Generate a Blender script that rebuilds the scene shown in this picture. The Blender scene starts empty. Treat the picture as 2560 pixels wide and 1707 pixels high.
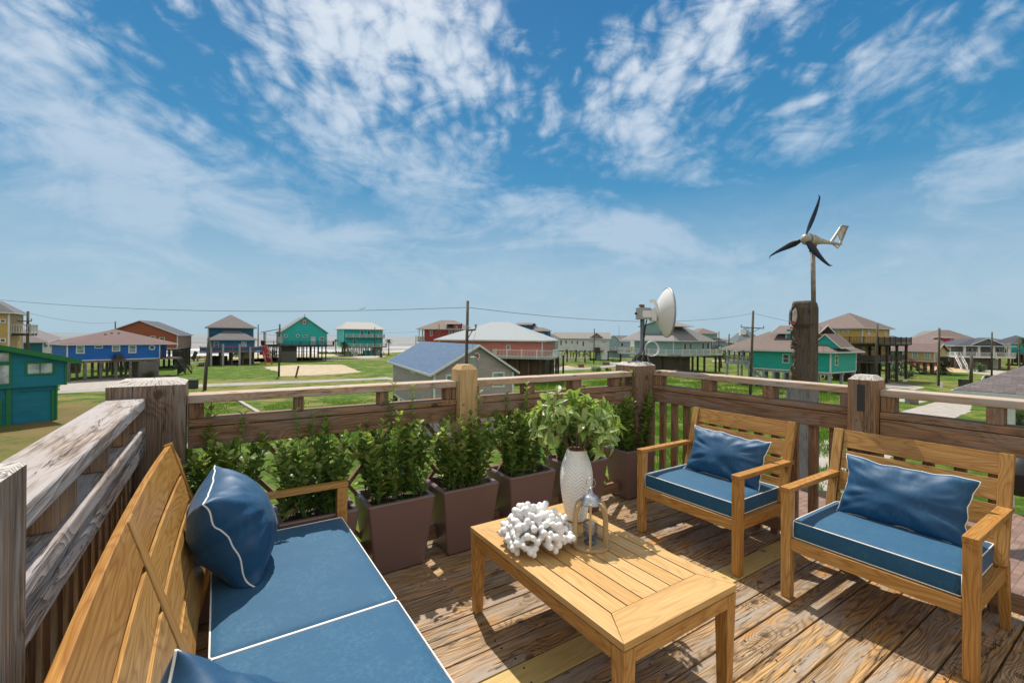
import bpy, math, random
from mathutils import Vector, Matrix, noise as mnoise
sin, cos, pi, rad = math.sin, math.cos, math.pi, math.radians
random.seed(7)
sc = bpy.context.scene
COL = sc.collection
# ------------------------------------------------------------------ camera
F, CX, CY, ROLL, EYE = 1119., 1280., 840.4, .0087, 1.45
cd = bpy.data.cameras.new("camera"); cam = bpy.data.objects.new("camera", cd); COL.objects.link(cam)
cd.sensor_width = 36; cd.lens = F / 2560 * 36; cd.shift_y = (CY - 853.5) / 2560
cd.clip_start = .02; cd.clip_end = 60000
cam.matrix_world = Matrix.Translation((0, 0, EYE)) @ Matrix.Rotation(pi / 2, 4, 'X') @ Matrix.Rotation(ROLL, 4, 'Z')
sc.camera = cam
# ------------------------------------------------------------------ deck frame: a runs along the back rail, b towards it
TH = rad(56.7); U = (sin(TH), cos(TH)); V = (-U[1], U[0]); YAW = pi / 2 - TH
def L(a, b, z=0): return Vector((a * U[0] + b * V[0], a * U[1] + b * V[1], z))
# ------------------------------------------------------------------ light
SUN = L(.10, .50, 0) + Vector((0, 0, .86)); SUN.normalize()
ELEV = math.asin(SUN.z); AZ = math.atan2(SUN.x, SUN.y)
sd = bpy.data.lights.new("sun", 'SUN'); sd.energy = 3.7; sd.angle = rad(.55); sd.color = (1, .94, .85)
so = bpy.data.objects.new("sun", sd); COL.objects.link(so)
so.rotation_euler = SUN.to_track_quat('Z', 'Y').to_euler(); so.location = (0, 0, 30)
sc.view_settings.view_transform = 'Standard'; sc.view_settings.look = 'None'
sc.view_settings.exposure = .5; sc.view_settings.gamma = 1

class NT:
    """tiny node-graph writer"""
    def __init__(s, tree): s.t = tree; s.N = tree.nodes; s.K = tree.links
    def set(s, sock, v):
        if v is None: return
        if isinstance(v, bpy.types.NodeSocket): s.K.new(v, sock)
        else:
            if hasattr(sock, 'default_value'):
                if sock.type == 'RGBA' and len(v) == 3: v = (*v, 1)
                sock.default_value = v
    def m(s, op, a, b=None, c=None, clamp=False):
        n = s.N.new('ShaderNodeMath'); n.operation = op; n.use_clamp = clamp
        for i, v in enumerate((a, b, c)): s.set(n.inputs[i], v)
        return n.outputs[0]
    def v(s, op, a, b=None):
        n = s.N.new('ShaderNodeVectorMath'); n.operation = op
        s.set(n.inputs[0], a); s.set(n.inputs[1], b); return n.outputs[0]
    def xyz(s, a):
        n = s.N.new('ShaderNodeSeparateXYZ'); s.set(n.inputs[0], a); return n.outputs
    def comb(s, x, y, z):
        n = s.N.new('ShaderNodeCombineXYZ')
        for i, v in enumerate((x, y, z)): s.set(n.inputs[i], v)
        return n.outputs[0]
    def attr(s, name, out='Vector'):
        n = s.N.new('ShaderNodeAttribute'); n.attribute_name = name; return n.outputs[out]
    def obj(s):
        return s.N.new('ShaderNodeTexCoord').outputs['Object']
    def noise(s, vec, scale=1, detail=2, rough=.5, dist=0, out=0):
        n = s.N.new('ShaderNodeTexNoise'); s.set(n.inputs['Vector'], vec)
        n.inputs['Scale'].default_value = scale; n.inputs['Detail'].default_value = detail
        n.inputs['Roughness'].default_value = rough; n.inputs['Distortion'].default_value = dist
        return n.outputs[out]
    def voro(s, vec, scale, dim='3D', rnd=1, feat='F1'):
        n = s.N.new('ShaderNodeTexVoronoi'); n.voronoi_dimensions = dim; n.feature = feat
        s.set(n.inputs['Vector'], vec); n.inputs['Scale'].default_value = scale
        n.inputs['Randomness'].default_value = rnd
        return n.outputs['Distance']
    def ramp(s, f, stops, interp='LINEAR'):
        n = s.N.new('ShaderNodeValToRGB'); e = n.color_ramp.elements; n.color_ramp.interpolation = interp
        while len(e) < len(stops): e.new(.5)
        for i, (p, c) in enumerate(stops):
            e[i].position = p; e[i].color = (*c, 1) if len(c) == 3 else c
        s.set(n.inputs[0], f); return n.outputs[0]
    def mr(s, x, a, b, c=0, d=1, smooth=True):
        n = s.N.new('ShaderNodeMapRange'); n.interpolation_type = 'SMOOTHSTEP' if smooth else 'LINEAR'
        s.set(n.inputs[0], x)
        for i, v in enumerate((a, b, c, d)): n.inputs[i + 1].default_value = v
        return n.outputs[0]
    def mix(s, f, a, b, mode='MIX'):
        n = s.N.new('ShaderNodeMix'); n.data_type = 'RGBA'; n.blend_type = mode
        s.set(n.inputs[0], f); s.set(n.inputs[6], a); s.set(n.inputs[7], b); return n.outputs[2]
    def bump(s, h, strength=.3, dist=.01):
        n = s.N.new('ShaderNodeBump'); s.set(n.inputs['Height'], h)
        n.inputs['Strength'].default_value = strength; n.inputs['Distance'].default_value = dist
        return n.outputs[0]

MATS = {}
def newmat(name):
    m = bpy.data.materials.new(name); m.use_nodes = True; MATS[name] = m
    g = NT(m.node_tree); b = m.node_tree.nodes['Principled BSDF']
    return m, g, b

# ------------------------------------------------------------------ sky
w = bpy.data.worlds.new("World"); sc.world = w; w.use_nodes = True
g = NT(w.node_tree); bg = w.node_tree.nodes['Background']
sky = g.N.new('ShaderNodeTexSky'); sky.sky_type = 'NISHITA'; sky.sun_disc = False
sky.sun_elevation = ELEV; sky.sun_rotation = AZ; sky.air_density = 1.0; sky.dust_density = .8; sky.ozone_density = 2.2
D = g.N.new('ShaderNodeTexCoord').outputs['Generated']
x, y, z = g.xyz(D)
zc = g.m('MAXIMUM', z, .0)
# sky blue deepens towards the top of the view, pale towards the horizon
skyc = g.mix(.88, sky.outputs[0], g.ramp(z, [(0, (3.9, 5.6, 6.7)), (.12, (2.7, 4.9, 6.5)), (.3, (.45, 2.85, 5.4)), (.65, (.10, 1.65, 4.2))]))
ya = g.m('MAXIMUM', y, .05)
S_ = g.m('DIVIDE', x, ya); T_ = g.m('DIVIDE', z, ya)
den = g.m('ADD', zc, .34)
pc = g.comb(g.m('DIVIDE', x, den), g.m('DIVIDE', y, den), 0)
rot = g.N.new('ShaderNodeMapping'); rot.inputs['Rotation'].default_value = (0, 0, rad(50)); rot.inputs['Scale'].default_value = (1, .62, 1)
g.set(rot.inputs['Vector'], pc); pr_ = rot.outputs[0]
big = g.noise(pr_, 3.4, 9, .60, .5)
rotb = g.N.new('ShaderNodeMapping'); rotb.inputs['Rotation'].default_value = (0, 0, rad(-25)); rotb.inputs['Scale'].default_value = (1, .6, 1)
g.set(rotb.inputs['Vector'], pc)
wv = g.v('ADD', rotb.outputs[0], g.comb(g.m('MULTIPLY', g.noise(rotb.outputs[0], 14, 3), .09), g.m('MULTIPLY', g.noise(rotb.outputs[0], 11, 3), .09), 0))
puff = g.m('SUBTRACT', .92, g.m('MULTIPLY', g.voro(wv, 22, '2D'), 1.15))
small = g.m('ADD', g.m('MULTIPLY', puff, .6), g.m('MULTIPLY', g.noise(rotb.outputs[0], 30, 5, .65, .2), .45))
BL = [  # cx, cy, rx, ry (px of the 2352 wide view -> fixed sky directions), angle, weight
 (860, 90, 300, 180, -15, .84), (800, 300, 210, 180, -50, .72), (960, 420, 170, 170, -60, .7), (640, 200, 160, 170, -40, .45),
 (60, 120, 230, 190, -40, .62), (230, 370, 460, 140, -24, .95), (480, 500, 620, 120, -14, .85), (250, 640, 760, 120, -4, .72), (850, 580, 480, 100, -20, .72),
 (1570, 110, 300, 120, 32, .85), (1440, 290, 150, 90, -20, .68), (1830, 235, 110, 16, 18, .75), (1860, 320, 150, 60, 15, .58),
 (2260, 390, 210, 110, 25, .66), (2150, 110, 380, 100, 22, .5), (1430, 530, 360, 70, -12, .8), (1700, 600, 460, 70, -5, .7), (2250, 560, 260, 120, 0, .5),
 (1080, 200, 160, 40, 5, .6), (1590, 400, 60, 40, 20, .5), (1270, 270, 70, 60, 30, .42), (980, 570, 110, 50, 10, .5), (1100, 650, 800, 60, 0, .5), (2100, 620, 500, 100, 0, .55), (1650, 640, 500, 50, 3, .55)]
cov = None
for (cx, cy, rx, ry, an, wt) in BL:
    s0 = (cx * 1.0884 - CX) / F; t0 = (CY - cy * 1.0884) / F; rx *= 1.0884 / F; ry *= 1.0884 / F; ca, sa = cos(rad(an)), sin(rad(an))
    ds = g.m('SUBTRACT', S_, s0); dt = g.m('SUBTRACT', T_, t0)
    p = g.m('MULTIPLY_ADD', ds, ca / rx, g.m('MULTIPLY', dt, sa / rx))
    q = g.m('MULTIPLY_ADD', ds, -sa / ry, g.m('MULTIPLY', dt, ca / ry))
    d2 = g.m('MULTIPLY_ADD', p, p, g.m('MULTIPLY', q, q))
    e = g.m('MULTIPLY', g.m('EXPONENT', g.m('MULTIPLY', d2, -.9)), wt)
    cov = e if cov is None else g.m('MAXIMUM', cov, e)
wisp = g.noise(g.v('MULTIPLY', D, (3.2, 3.2, 8.5)), 1.3, 9, .58, .9)
lowk = g.mr(z, .22, .5)
fine = g.noise(g.v('MULTIPLY', D, (7, 7, 12)), 1.5, 8, .62, 1.2)
hi = g.m('ADD', g.m('MULTIPLY', big, .5), g.m('MULTIPLY', fine, .5))
wl = g.m('ADD', g.m('MULTIPLY', wisp, .7), g.m('MULTIPLY', fine, .3))
bw = g.m('ADD', g.m('MULTIPLY', hi, lowk), g.m('MULTIPLY', wl, g.m('SUBTRACT', 1, lowk)))
dens = g.m('ADD', g.m('MULTIPLY', cov, 1.0), g.m('MULTIPLY', g.m('SUBTRACT', bw, .465), 3.1))
dens = g.m('ADD', dens, g.m('MULTIPLY', g.m('SUBTRACT', small, .56), g.mr(z, .25, .5, .05, 1.0)))
cl = g.mr(dens, .12, 1.15, 0, .9)
hz = g.mr(z, 0, .36, .72, .0)          # milky air low down
cl = g.m('MAXIMUM', cl, g.m('MULTIPLY', hz, g.mr(wl, .38, .6, .6, 1.25)))
cc = g.ramp(z, [(0, (4.2, 5.8, 6.9)), (.25, (4.7, 6.1, 7.6)), (.42, (6.2, 7.2, 8.4)), (.6, (8.2, 8.8, 9.5))])
out = g.mix(cl, skyc, cc)
# bright unseen cloud added behind the camera and overhead as fill light
rear_fill = g.m('MULTIPLY', g.m('MAXIMUM', g.mr(y, .25, -.25), g.mr(z, .66, .85, 0, .6)), g.mr(g.m('ADD', big, g.mr(z, 0, .5, -.1, .1)), .25, .6, .35, 1))
out = g.mix(rear_fill, out, (8.6, 8.4, 8.1))
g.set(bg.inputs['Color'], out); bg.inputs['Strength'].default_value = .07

# ------------------------------------------------------------------ mesh builder
class MB:
    def __init__(s): s.v = []; s.f = []; s.g = []; s.t = []; s.mi = []; s.cur = 0
    def add(s, vs, fs, gs=None, tone=.5):
        o = len(s.v); s.v += [Vector(p) for p in vs]
        s.g += [Vector(q) for q in (gs or vs)]; s.t += [tone] * len(vs)
        for f in fs: s.f.append([o + i for i in f]); s.mi.append(s.cur)
        return s
    def box(s, x0, x1, y0, y1, z0, z1, ax=None, tone=None, taper=None):
        dx, dy, dz = x1 - x0, y1 - y0, z1 - z0
        if ax is None: ax = max(range(3), key=lambda i: (dx, dy, dz)[i])
        vs = [(x0, y0, z0), (x1, y0, z0), (x1, y1, z0), (x0, y1, z0), (x0, y0, z1), (x1, y0, z1), (x1, y1, z1), (x0, y1, z1)]
        if taper:
            cx, cy = (x0 + x1) / 2, (y0 + y1) / 2
            for i in range(4): vs[i] = (cx + (vs[i][0] - cx) * taper, cy + (vs[i][1] - cy) * taper, z0)
        off = Vector((random.random() * 40, random.random() * 40, random.random() * 40))
        gs = []
        for p in vs:
            q = Vector(p); gs.append(Vector((q[ax], q[(ax + 1) % 3], q[(ax + 2) % 3])) + off)
        return s.add(vs, [(0, 3, 2, 1), (4, 5, 6, 7), (0, 1, 5, 4), (1, 2, 6, 5), (2, 3, 7, 6), (3, 0, 4, 7)], gs, random.random() if tone is None else tone)
    def beam(s, p0, p1, w, h, up=(0, 0, 1), w1=None, h1=None, tone=None, n=1, off2=None):
        """board from p0 to p1, w across, h along up"""
        p0 = Vector(p0); p1 = Vector(p1); d = (p1 - p0).normalized(); up = Vector(up)
        sd_ = d.cross(up).normalized(); up = sd_.cross(d).normalized(); w1 = w if w1 is None else w1; h1 = h if h1 is None else h1
        off = Vector([random.random() * 40 for _ in range(3)]); vs = []; gs = []; le = (p1 - p0).length
        for k in range(n + 1):
            t = k / n; c = p0.lerp(p1, t); ww = w + (w1 - w) * t; hh = h + (h1 - h) * t
            for i, j in ((-1, -1), (1, -1), (1, 1), (-1, 1)):
                vs.append(c + sd_ * (i * ww / 2) + up * (j * hh / 2)); gs.append(Vector((le * t, i * ww / 2, j * hh / 2)) + off)
        fs = [(3, 2, 1, 0), tuple(4 * n + i for i in range(4))]
        for k in range(n):
            for i in range(4):
                a = 4 * k + i; b = 4 * k + (i + 1) % 4; fs.append((a, b, b + 4, a + 4))
        return s.add(vs, fs, gs, random.random() if tone is None else tone)
    def sweep(s, pts, w, h, up=(0, 0, 1), tone=None, closed=False):
        """rectangular section swept along a polyline (mitred)"""
        pts = [Vector(p) for p in pts]; up0 = Vector(up); n = len(pts)
        off = Vector([random.random() * 40 for _ in range(3)]); vs = []; gs = []; le = 0
        for k in range(n):
            a = pts[(k - 1) % n] if (closed or k > 0) else pts[k]; b = pts[(k + 1) % n] if (closed or k < n - 1) else pts[k]
            d = (b - a).normalized(); sd_ = d.cross(up0).normalized(); up = sd_.cross(d).normalized()
            if k: le += (pts[k] - pts[k - 1]).length
            for i, j in ((-1, -1), (1, -1), (1, 1), (-1, 1)):
                vs.append(pts[k] + sd_ * (i * w / 2) + up * (j * h / 2)); gs.append(Vector((le, i * w / 2, j * h / 2)) + off)
        fs = [] if closed else [(3, 2, 1, 0), tuple(4 * (n - 1) + i for i in range(4))]
        for k in range(n if closed else n - 1):
            for i in range(4):
                a = 4 * k + i; b = 4 * k + (i + 1) % 4; kk = (k + 1) % n
                fs.append((a, b, 4 * kk + (i + 1) % 4, 4 * kk + i))
        return s.add(vs, fs, gs, random.random() if tone is None else tone)
    def tube(s, pts, r, seg=8, closed=False, r1=None, cap=True):
        pts = [Vector(p) for p in pts]; n = len(pts); vs = []; fs = []; gs = []; le = 0; prev = None
        for k in range(n):
            a = pts[(k - 1) % n] if (closed or k > 0) else pts[k]; b = pts[(k + 1) % n] if (closed or k < n - 1) else pts[k]
            d = (b - a)
            d = d.normalized() if d.length > 1e-9 else Vector((0, 0, 1))
            if prev is None:
                ref = Vector((0, 0, 1)) if abs(d.z) < .9 else Vector((1, 0, 0)); e1 = d.cross(ref).normalized()
            else: e1 = (prev - d * prev.dot(d)).normalized()
            prev = e1; e2 = d.cross(e1); rr = r[k] if isinstance(r, (list, tuple)) else (r if r1 is None else r + (r1 - r) * k / (n - 1))
            if k: le += (pts[k] - pts[k - 1]).length
            for i in range(seg):
                t = 2 * pi * i / seg; vs.append(pts[k] + e1 * (cos(t) * rr) + e2 * (sin(t) * rr)); gs.append((le, rr * t, 0))
        for k in range(n if closed else n - 1):
            kk = (k + 1) % n
            for i in range(seg): j = (i + 1) % seg; fs.append((k * seg + i, k * seg + j, kk * seg + j, kk * seg + i))
        if cap and not closed: fs += [tuple(reversed(range(seg))), tuple((n - 1) * seg + i for i in range(seg))]
        return s.add(vs, fs, gs)
    def lathe(s, prof, c=(0, 0, 0), seg=32, M=None, cap=True):
        vs = []; fs = []; c = Vector(c)
        for r, z in prof:
            for i in range(seg):
                t = 2 * pi * i / seg; p = Vector((r * cos(t), r * sin(t), z))
                if M is not None: p = M @ p
                vs.append(c + p)
        for k in range(len(prof) - 1):
            for i in range(seg): j = (i + 1) % seg; fs.append((k * seg + i, k * seg + j, (k + 1) * seg + j, (k + 1) * seg + i))
        if cap: fs += [tuple(reversed(range(seg))), tuple((len(prof) - 1) * seg + i for i in range(seg))]
        return s.add(vs, fs)
    def prism(s, poly, x0, x1, ax=0, tone=None):
        """poly of 2d points in the two other axes, extruded along axis ax"""
        n = len(poly); vs = []; 
        for x in (x0, x1):
            for p in poly:
                q = [0, 0, 0]; q[ax] = x; q[(ax + 1) % 3] = p[0]; q[(ax + 2) % 3] = p[1]; vs.append(tuple(q))
        fs = [tuple(reversed(range(n))), tuple(range(n, 2 * n))] + [(i, (i + 1) % n, n + (i + 1) % n, n + i) for i in range(n)]
        return s.add(vs, fs, None, random.random() if tone is None else tone)
    def quad(s, pts, gs=None, tone=.5): return s.add(pts, [tuple(range(len(pts)))], gs, tone)
    def build(s, name, mat, parent=None, org=(0, 0, 0), yaw=0, bevel=0, smooth=False, flip=False, shift=True):
        if parent is not None:
            r = parent
            while r.parent: r = r.parent
            o = Vector(r.get('_o', (0, 0, 0))) if shift else Vector((0, 0, 0))
        else: o = Vector(org)
        me = bpy.data.meshes.new(name); me.from_pydata([p - o for p in s.v], [], s.f)
        a = me.attributes.new('g', 'FLOAT_VECTOR', 'POINT'); a.data.foreach_set('vector', [c for q in s.g for c in q])
        a = me.attributes.new('tone', 'FLOAT', 'POINT'); a.data.foreach_set('value', s.t)
        for m in (mat if isinstance(mat, (list, tuple)) else [mat]): me.materials.append(MATS[m] if isinstance(m, str) else m)
        me.polygons.foreach_set('material_index', s.mi)
        if smooth: me.polygons.foreach_set('use_smooth', [True] * len(me.polygons))
        me.update(); ob = bpy.data.objects.new(name, me); COL.objects.link(ob)
        if parent is not None: ob.parent = parent
        else:
            ob.location = Matrix.Rotation(yaw, 4, 'Z') @ Vector(org); ob.rotation_euler = (0, 0, yaw)
        if bevel:
            b = ob.modifiers.new('bevel', 'BEVEL'); b.width = bevel; b.segments = 2; b.limit_method = 'ANGLE'; b.angle_limit = rad(40)
            b.harden_normals = False
        return ob

def tag(o, label=None, cat=None, group=None, kind=None):
    for k, v_ in (('label', label), ('category', cat), ('group', group), ('kind', kind)):
        if v_: o[k] = v_
    return o
def thing(name, label, cat, org=(0, 0, 0), yaw=YAW, group=None):
    """empty at the thing's base; its parts are written in the frame turned by yaw"""
    o = bpy.data.objects.new(name, None); o.empty_display_size = .2; COL.objects.link(o)
    o.location = Matrix.Rotation(yaw, 4, 'Z') @ Vector(org); o.rotation_euler = (0, 0, yaw)
    o['_o'] = tuple(org); return tag(o, label, cat, group)
def copy_tree(o, parent=None):
    c = o.copy(); COL.objects.link(c)
    if parent is not None: c.parent = parent
    for ch in list(o.children): copy_tree(ch, c)
    return c

# ------------------------------------------------------------------ materials
def wood(name, tones, dark, grey=None, greyamt=0, rings=55, warp=5, ringk=.35, fib=.35, crack=.6, knots=.8, rough=.6, bump=.5, spec=.3, patch=None):
    m, g, b = newmat(name)
    G_ = g.attr('g'); t = g.attr('tone', 'Fac'); gx, gy, gz = g.xyz(G_)
    cr = g.m('ADD', gy, g.m('MULTIPLY', gz, .83))
    v1 = g.comb(g.m('MULTIPLY', gx, 1.1), g.m('MULTIPLY', gy, 7), g.m('MULTIPLY', gz, 7))
    n1 = g.m('SUBTRACT', g.noise(v1, 1, 2, .5), .5)
    kv = g.comb(gx, cr, 0)
    kd = g.m('ADD', g.voro(g.comb(g.m('MULTIPLY', gx, .75), cr, 0), 2.6, '2D'), g.m('MULTIPLY', g.m('SUBTRACT', g.noise(kv, 40, 2), .5), .03))
    ki = g.mr(kd, 0, .26, 1, 0)
    ring = g.m('ADD', g.m('MULTIPLY', cr, rings), g.m('ADD', g.m('MULTIPLY', n1, warp * 2), g.m('MULTIPLY', ki, 4.2 * knots)))
    sn = g.m('SINE', g.m('MULTIPLY', ring, 3.1416))
    sn = g.m('POWER', g.m('ABSOLUTE', sn), .65)
    vf = g.comb(g.m('MULTIPLY', gx, 5), g.m('MULTIPLY', gy, 210), g.m('MULTIPLY', gz, 210))
    fb = g.noise(vf, 1, 3, .6)
    base = g.ramp(g.m('ADD', t, g.m('MULTIPLY', g.m('SUBTRACT', g.noise(v1, .8, 3), .5), .55)), [(i / (len(tones) - 1), c) for i, c in enumerate(tones)])
    col = g.mix(g.m('MULTIPLY', g.m('SUBTRACT', 1, sn), ringk), base, dark)
    col = g.mix(g.m('MULTIPLY', g.mr(fb, .62, .36, 0, 1), fib), col, dark)
    col = g.mix(g.m('MULTIPLY', g.mr(fb, .55, .75, 0, 1), fib * .5), col, g.mix(.5, base, (.9, .8, .65)))
    if grey:
        gm = g.noise(g.comb(g.m('MULTIPLY', gx, 2.2), g.m('MULTIPLY', gy, 14), g.m('MULTIPLY', gz, 14)), 1, 5, .65)
        gm = g.mr(gm, .62 - greyamt * .35, .78 - greyamt * .3, 0, .9)
        col = g.mix(gm, col, g.mix(g.m('MULTIPLY', fb, .5), grey, dark))
    if patch:
        pm = g.mr(g.noise(g.comb(g.m('MULTIPLY', gx, 2.6), g.m('MULTIPLY', gy, 9), 3), 1, 3, .55), .56, .68, 0, .75)
        col = g.mix(pm, col, g.mix(1, patch, g.mix(g.m('SUBTRACT', 1, sn), (1, 1, 1), (.45, .4, .36)), 'MULTIPLY'))
    km = g.mr(kd, .035, .06, 1, 0)
    col = g.mix(g.m('MULTIPLY', km, .8 * min(1, knots)), col, tuple(c * .5 for c in dark))
    h = g.m('ADD', g.m('MULTIPLY', sn, .5), g.m('MULTIPLY', fb, .5))
    if crack:
        cv = g.comb(g.m('MULTIPLY', gx, 1.6), g.m('MULTIPLY', gy, 30), g.m('MULTIPLY', gz, 30))
        cn = g.m('ABSOLUTE', g.m('SUBTRACT', g.noise(cv, 1, 4, .6, .3), .5))
        cm = g.m('MULTIPLY', g.mr(cn, .002, .014, 1, 0), g.mr(g.noise(g.comb(gx, g.m('MULTIPLY', gy, 8), gz), 1.9, 2), .5, .6))
        col = g.mix(g.m('MULTIPLY', cm, crack), col, (.02, .014, .01))
        h = g.m('SUBTRACT', h, g.m('MULTIPLY', cm, 1.2))
    g.set(b.inputs['Base Color'], col); b.inputs['Roughness'].default_value = rough
    b.inputs['Specular IOR Level'].default_value = spec
    g.set(b.inputs['Normal'], g.bump(h, bump, .003))
    return m

wood('deck_wood', [(.46, .27, .125), (.54, .37, .22), (.52, .30, .11), (.40, .285, .175), (.60, .35, .125), (.50, .37, .235)], (.055, .030, .015),
     grey=(.44, .37, .30), greyamt=.42, rings=36, warp=8, ringk=.72, fib=.62, crack=1, rough=.62, bump=.8, patch=(.52, .25, .06))
wood('yellow_wood', [(.56, .42, .16), (.60, .45, .18)], (.32, .2, .05), rings=40, ringk=.3, fib=.25, crack=.1, rough=.6, bump=.2)
wood('rail_wood', [(.33, .175, .085), (.40, .235, .125), (.34, .19, .10), (.28, .17, .10)], (.06, .03, .016), grey=(.33, .26, .21), greyamt=.42, rings=30, warp=5,
     ringk=.55, fib=.5, crack=.8, rough=.75, bump=.6)
wood('cap_wood', [(.52, .35, .20), (.58, .41, .26), (.50, .33, .20)], (.16, .09, .05), grey=(.56, .50, .45), greyamt=.6, rings=32, warp=6, ringk=.5, fib=.4, crack=.7,
     rough=.7, bump=.5)
wood('post_brown', [(.22, .15, .105), (.27, .19, .135), (.24, .165, .11)], (.06, .038, .025), grey=(.36, .32, .29), greyamt=.35, rings=22, warp=4, ringk=.6, fib=.6, crack=.9, rough=.8, bump=.6)
wood('grey_wood', [(.34, .26, .21), (.42, .34, .29), (.38, .31, .26)], (.10, .065, .045), grey=(.50, .46, .45), greyamt=.7, rings=24, warp=7, ringk=.75, fib=.8, crack=.8,
     rough=.8, bump=.9)
wood('new_wood', [(.56, .38, .18), (.60, .43, .22)], (.30, .16, .06), rings=28, warp=4, ringk=.5, fib=.3, crack=.4, knots=.4, rough=.6, bump=.3)
wood('post_wood', [(.25, .15, .09), (.30, .19, .12), (.24, .16, .11)], (.06, .035, .02), grey=(.27, .22, .18), greyamt=.5, rings=30, warp=4, ringk=.5, fib=.55, crack=.9,
     rough=.8, bump=.6)
TK = dict(rough=.42, bump=.12, spec=.4)
wood('teak_pale', [(.56, .35, .125), (.62, .41, .17), (.54, .32, .11), (.66, .45, .20)], (.34, .16, .045), rings=18, warp=8, ringk=.42, fib=.3, crack=0, knots=.35, **TK)
wood('teak', [(.50, .26, .062), (.56, .315, .09), (.46, .23, .055), (.59, .35, .11)], (.25, .085, .014), rings=24, warp=11, ringk=.66, fib=.42, crack=0, knots=.45, rough=.42,
     bump=.15, spec=.4)
wood('pale_wood', [(.46, .33, .17), (.52, .38, .20)], (.20, .11, .05), rings=50, warp=3, ringk=.3, fib=.3, crack=0, knots=.5, rough=.6, bump=.2)
wood('totem_wood', [(.105, .068, .038), (.14, .092, .055)], (.02, .013, .008), grey=(.13, .115, .10), greyamt=.5, rings=24, warp=5, ringk=.5, fib=.6, crack=1, rough=.8, bump=.8)
wood('totem_base', [(.24, .24, .235), (.27, .27, .26)], (.07, .07, .07), grey=(.3, .3, .3), greyamt=.5, rings=24, warp=6, ringk=.6, fib=.6, crack=1, rough=.85, bump=.6)

def endgrain(name, c0, c1, cd):
    m, g, b = newmat(name); G_ = g.attr('g'); x, y, z = g.xyz(G_); ln = g.N.new('ShaderNodeVectorMath'); ln.operation = 'LENGTH'; g.set(ln.inputs[0], G_)
    r_ = g.m('ADD', ln.outputs['Value'], g.m('MULTIPLY', g.noise(G_, 14, 3), .03)); sn = g.m('POWER', g.m('ABSOLUTE', g.m('SINE', g.m('MULTIPLY', r_, 420))), .6)
    c = g.mix(g.noise(G_, 30, 4), c0, c1); c = g.mix(g.m('MULTIPLY', g.m('SUBTRACT', 1, sn), .75), c, cd); an = g.m('ARCTAN2', y, x)
    ck = g.mr(g.m('ABSOLUTE', g.m('SUBTRACT', g.noise(g.comb(g.m('MULTIPLY', an, 2.2), g.m('MULTIPLY', r_, 3), 0), 2.5, 3), .5)), .004, .02, 1, 0); c = g.mix(g.m('MULTIPLY', ck, .85), c, tuple(v_ * .4 for v_ in cd))
    g.set(b.inputs['Base Color'], c); b.inputs['Roughness'].default_value = .85; g.set(b.inputs['Normal'], g.bump(g.m('SUBTRACT', sn, ck), .6, .003))
endgrain('end_grain', (.56, .51, .46), (.68, .64, .59), (.14, .09, .06)); endgrain('end_grain_new', (.55, .36, .16), (.62, .43, .22), (.36, .2, .08))
def flat(name, col, rough=.6, metal=0, var=.12, scale=6, spec=.5, bump=0, bs=60):
    m, g, b = newmat(name); n = g.noise(g.obj(), scale, 4, .6)
    c = g.mix(g.mr(n, .3, .7, 0, 1), tuple(c * (1 - var) for c in col), tuple(min(1, c * (1 + var)) for c in col))
    g.set(b.inputs['Base Color'], c); b.inputs['Roughness'].default_value = rough; b.inputs['Metallic'].default_value = metal
    b.inputs['Specular IOR Level'].default_value = spec
    if bump: g.set(b.inputs['Normal'], g.bump(g.noise(g.obj(), bs, 3), bump, .01))
    return m
def siding(name, col, step=.16, vert=False):
    mx_ = max(col); col = tuple(c * (c / mx_) ** .18 for c in col)
    m, g, b = newmat(name); x, y, z = g.xyz(g.obj())
    cx = g.m('ADD', x, y) if vert else z
    f = g.m('FRACT', g.m('DIVIDE', cx, step))
    n = g.noise(g.v('MULTIPLY', g.obj(), (.6, .6, 2.5)), 1, 5, .65)
    c = g.mix(g.mr(n, .3, .7), tuple(c * .86 for c in col), tuple(min(1, c * 1.08) for c in col))
    c = g.mix(g.mr(f, 0, .12, .38, 0), c, tuple(c * .35 for c in col))
    g.set(b.inputs['Base Color'], c); b.inputs['Roughness'].default_value = .6
    g.set(b.inputs['Normal'], g.bump(g.m('MULTIPLY', f, 1), .5, .02)); return m
def shingle(name, col, col2=None, course=.16, wid=.33):
    m, g, b = newmat(name); gx, gy, gz = g.xyz(g.attr('g'))
    br = g.N.new('ShaderNodeTexBrick'); g.set(br.inputs['Vector'], g.comb(gx, gy, 0))
    br.inputs['Scale'].default_value = 1; br.inputs['Brick Width'].default_value = wid; br.inputs['Row Height'].default_value = course
    br.inputs['Mortar Size'].default_value = .008; br.inputs['Mortar Smooth'].default_value = .3; br.inputs['Bias'].default_value = 0
    br.inputs['Color1'].default_value = (*[c * .88 for c in col], 1); br.inputs['Color2'].default_value = (*(col2 or [c * 1.15 for c in col]), 1)
    br.inputs['Mortar'].default_value = (*[c * .35 for c in col], 1)
    n = g.noise(g.comb(gx, gy, 0), .7, 4, .6); c = g.mix(g.mr(n, .3, .7, 0, .35), br.outputs[0], tuple(c * .7 for c in col))
    c = g.mix(g.mr(g.noise(g.comb(gx, gy, 0), 9, 2), .4, .7, 0, .2), c, tuple(min(1, c * 1.5) for c in col))
    g.set(b.inputs['Base Color'], c); b.inputs['Roughness'].default_value = .85
    g.set(b.inputs['Normal'], g.bump(br.outputs['Fac'], -.4, .01)); return m
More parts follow.
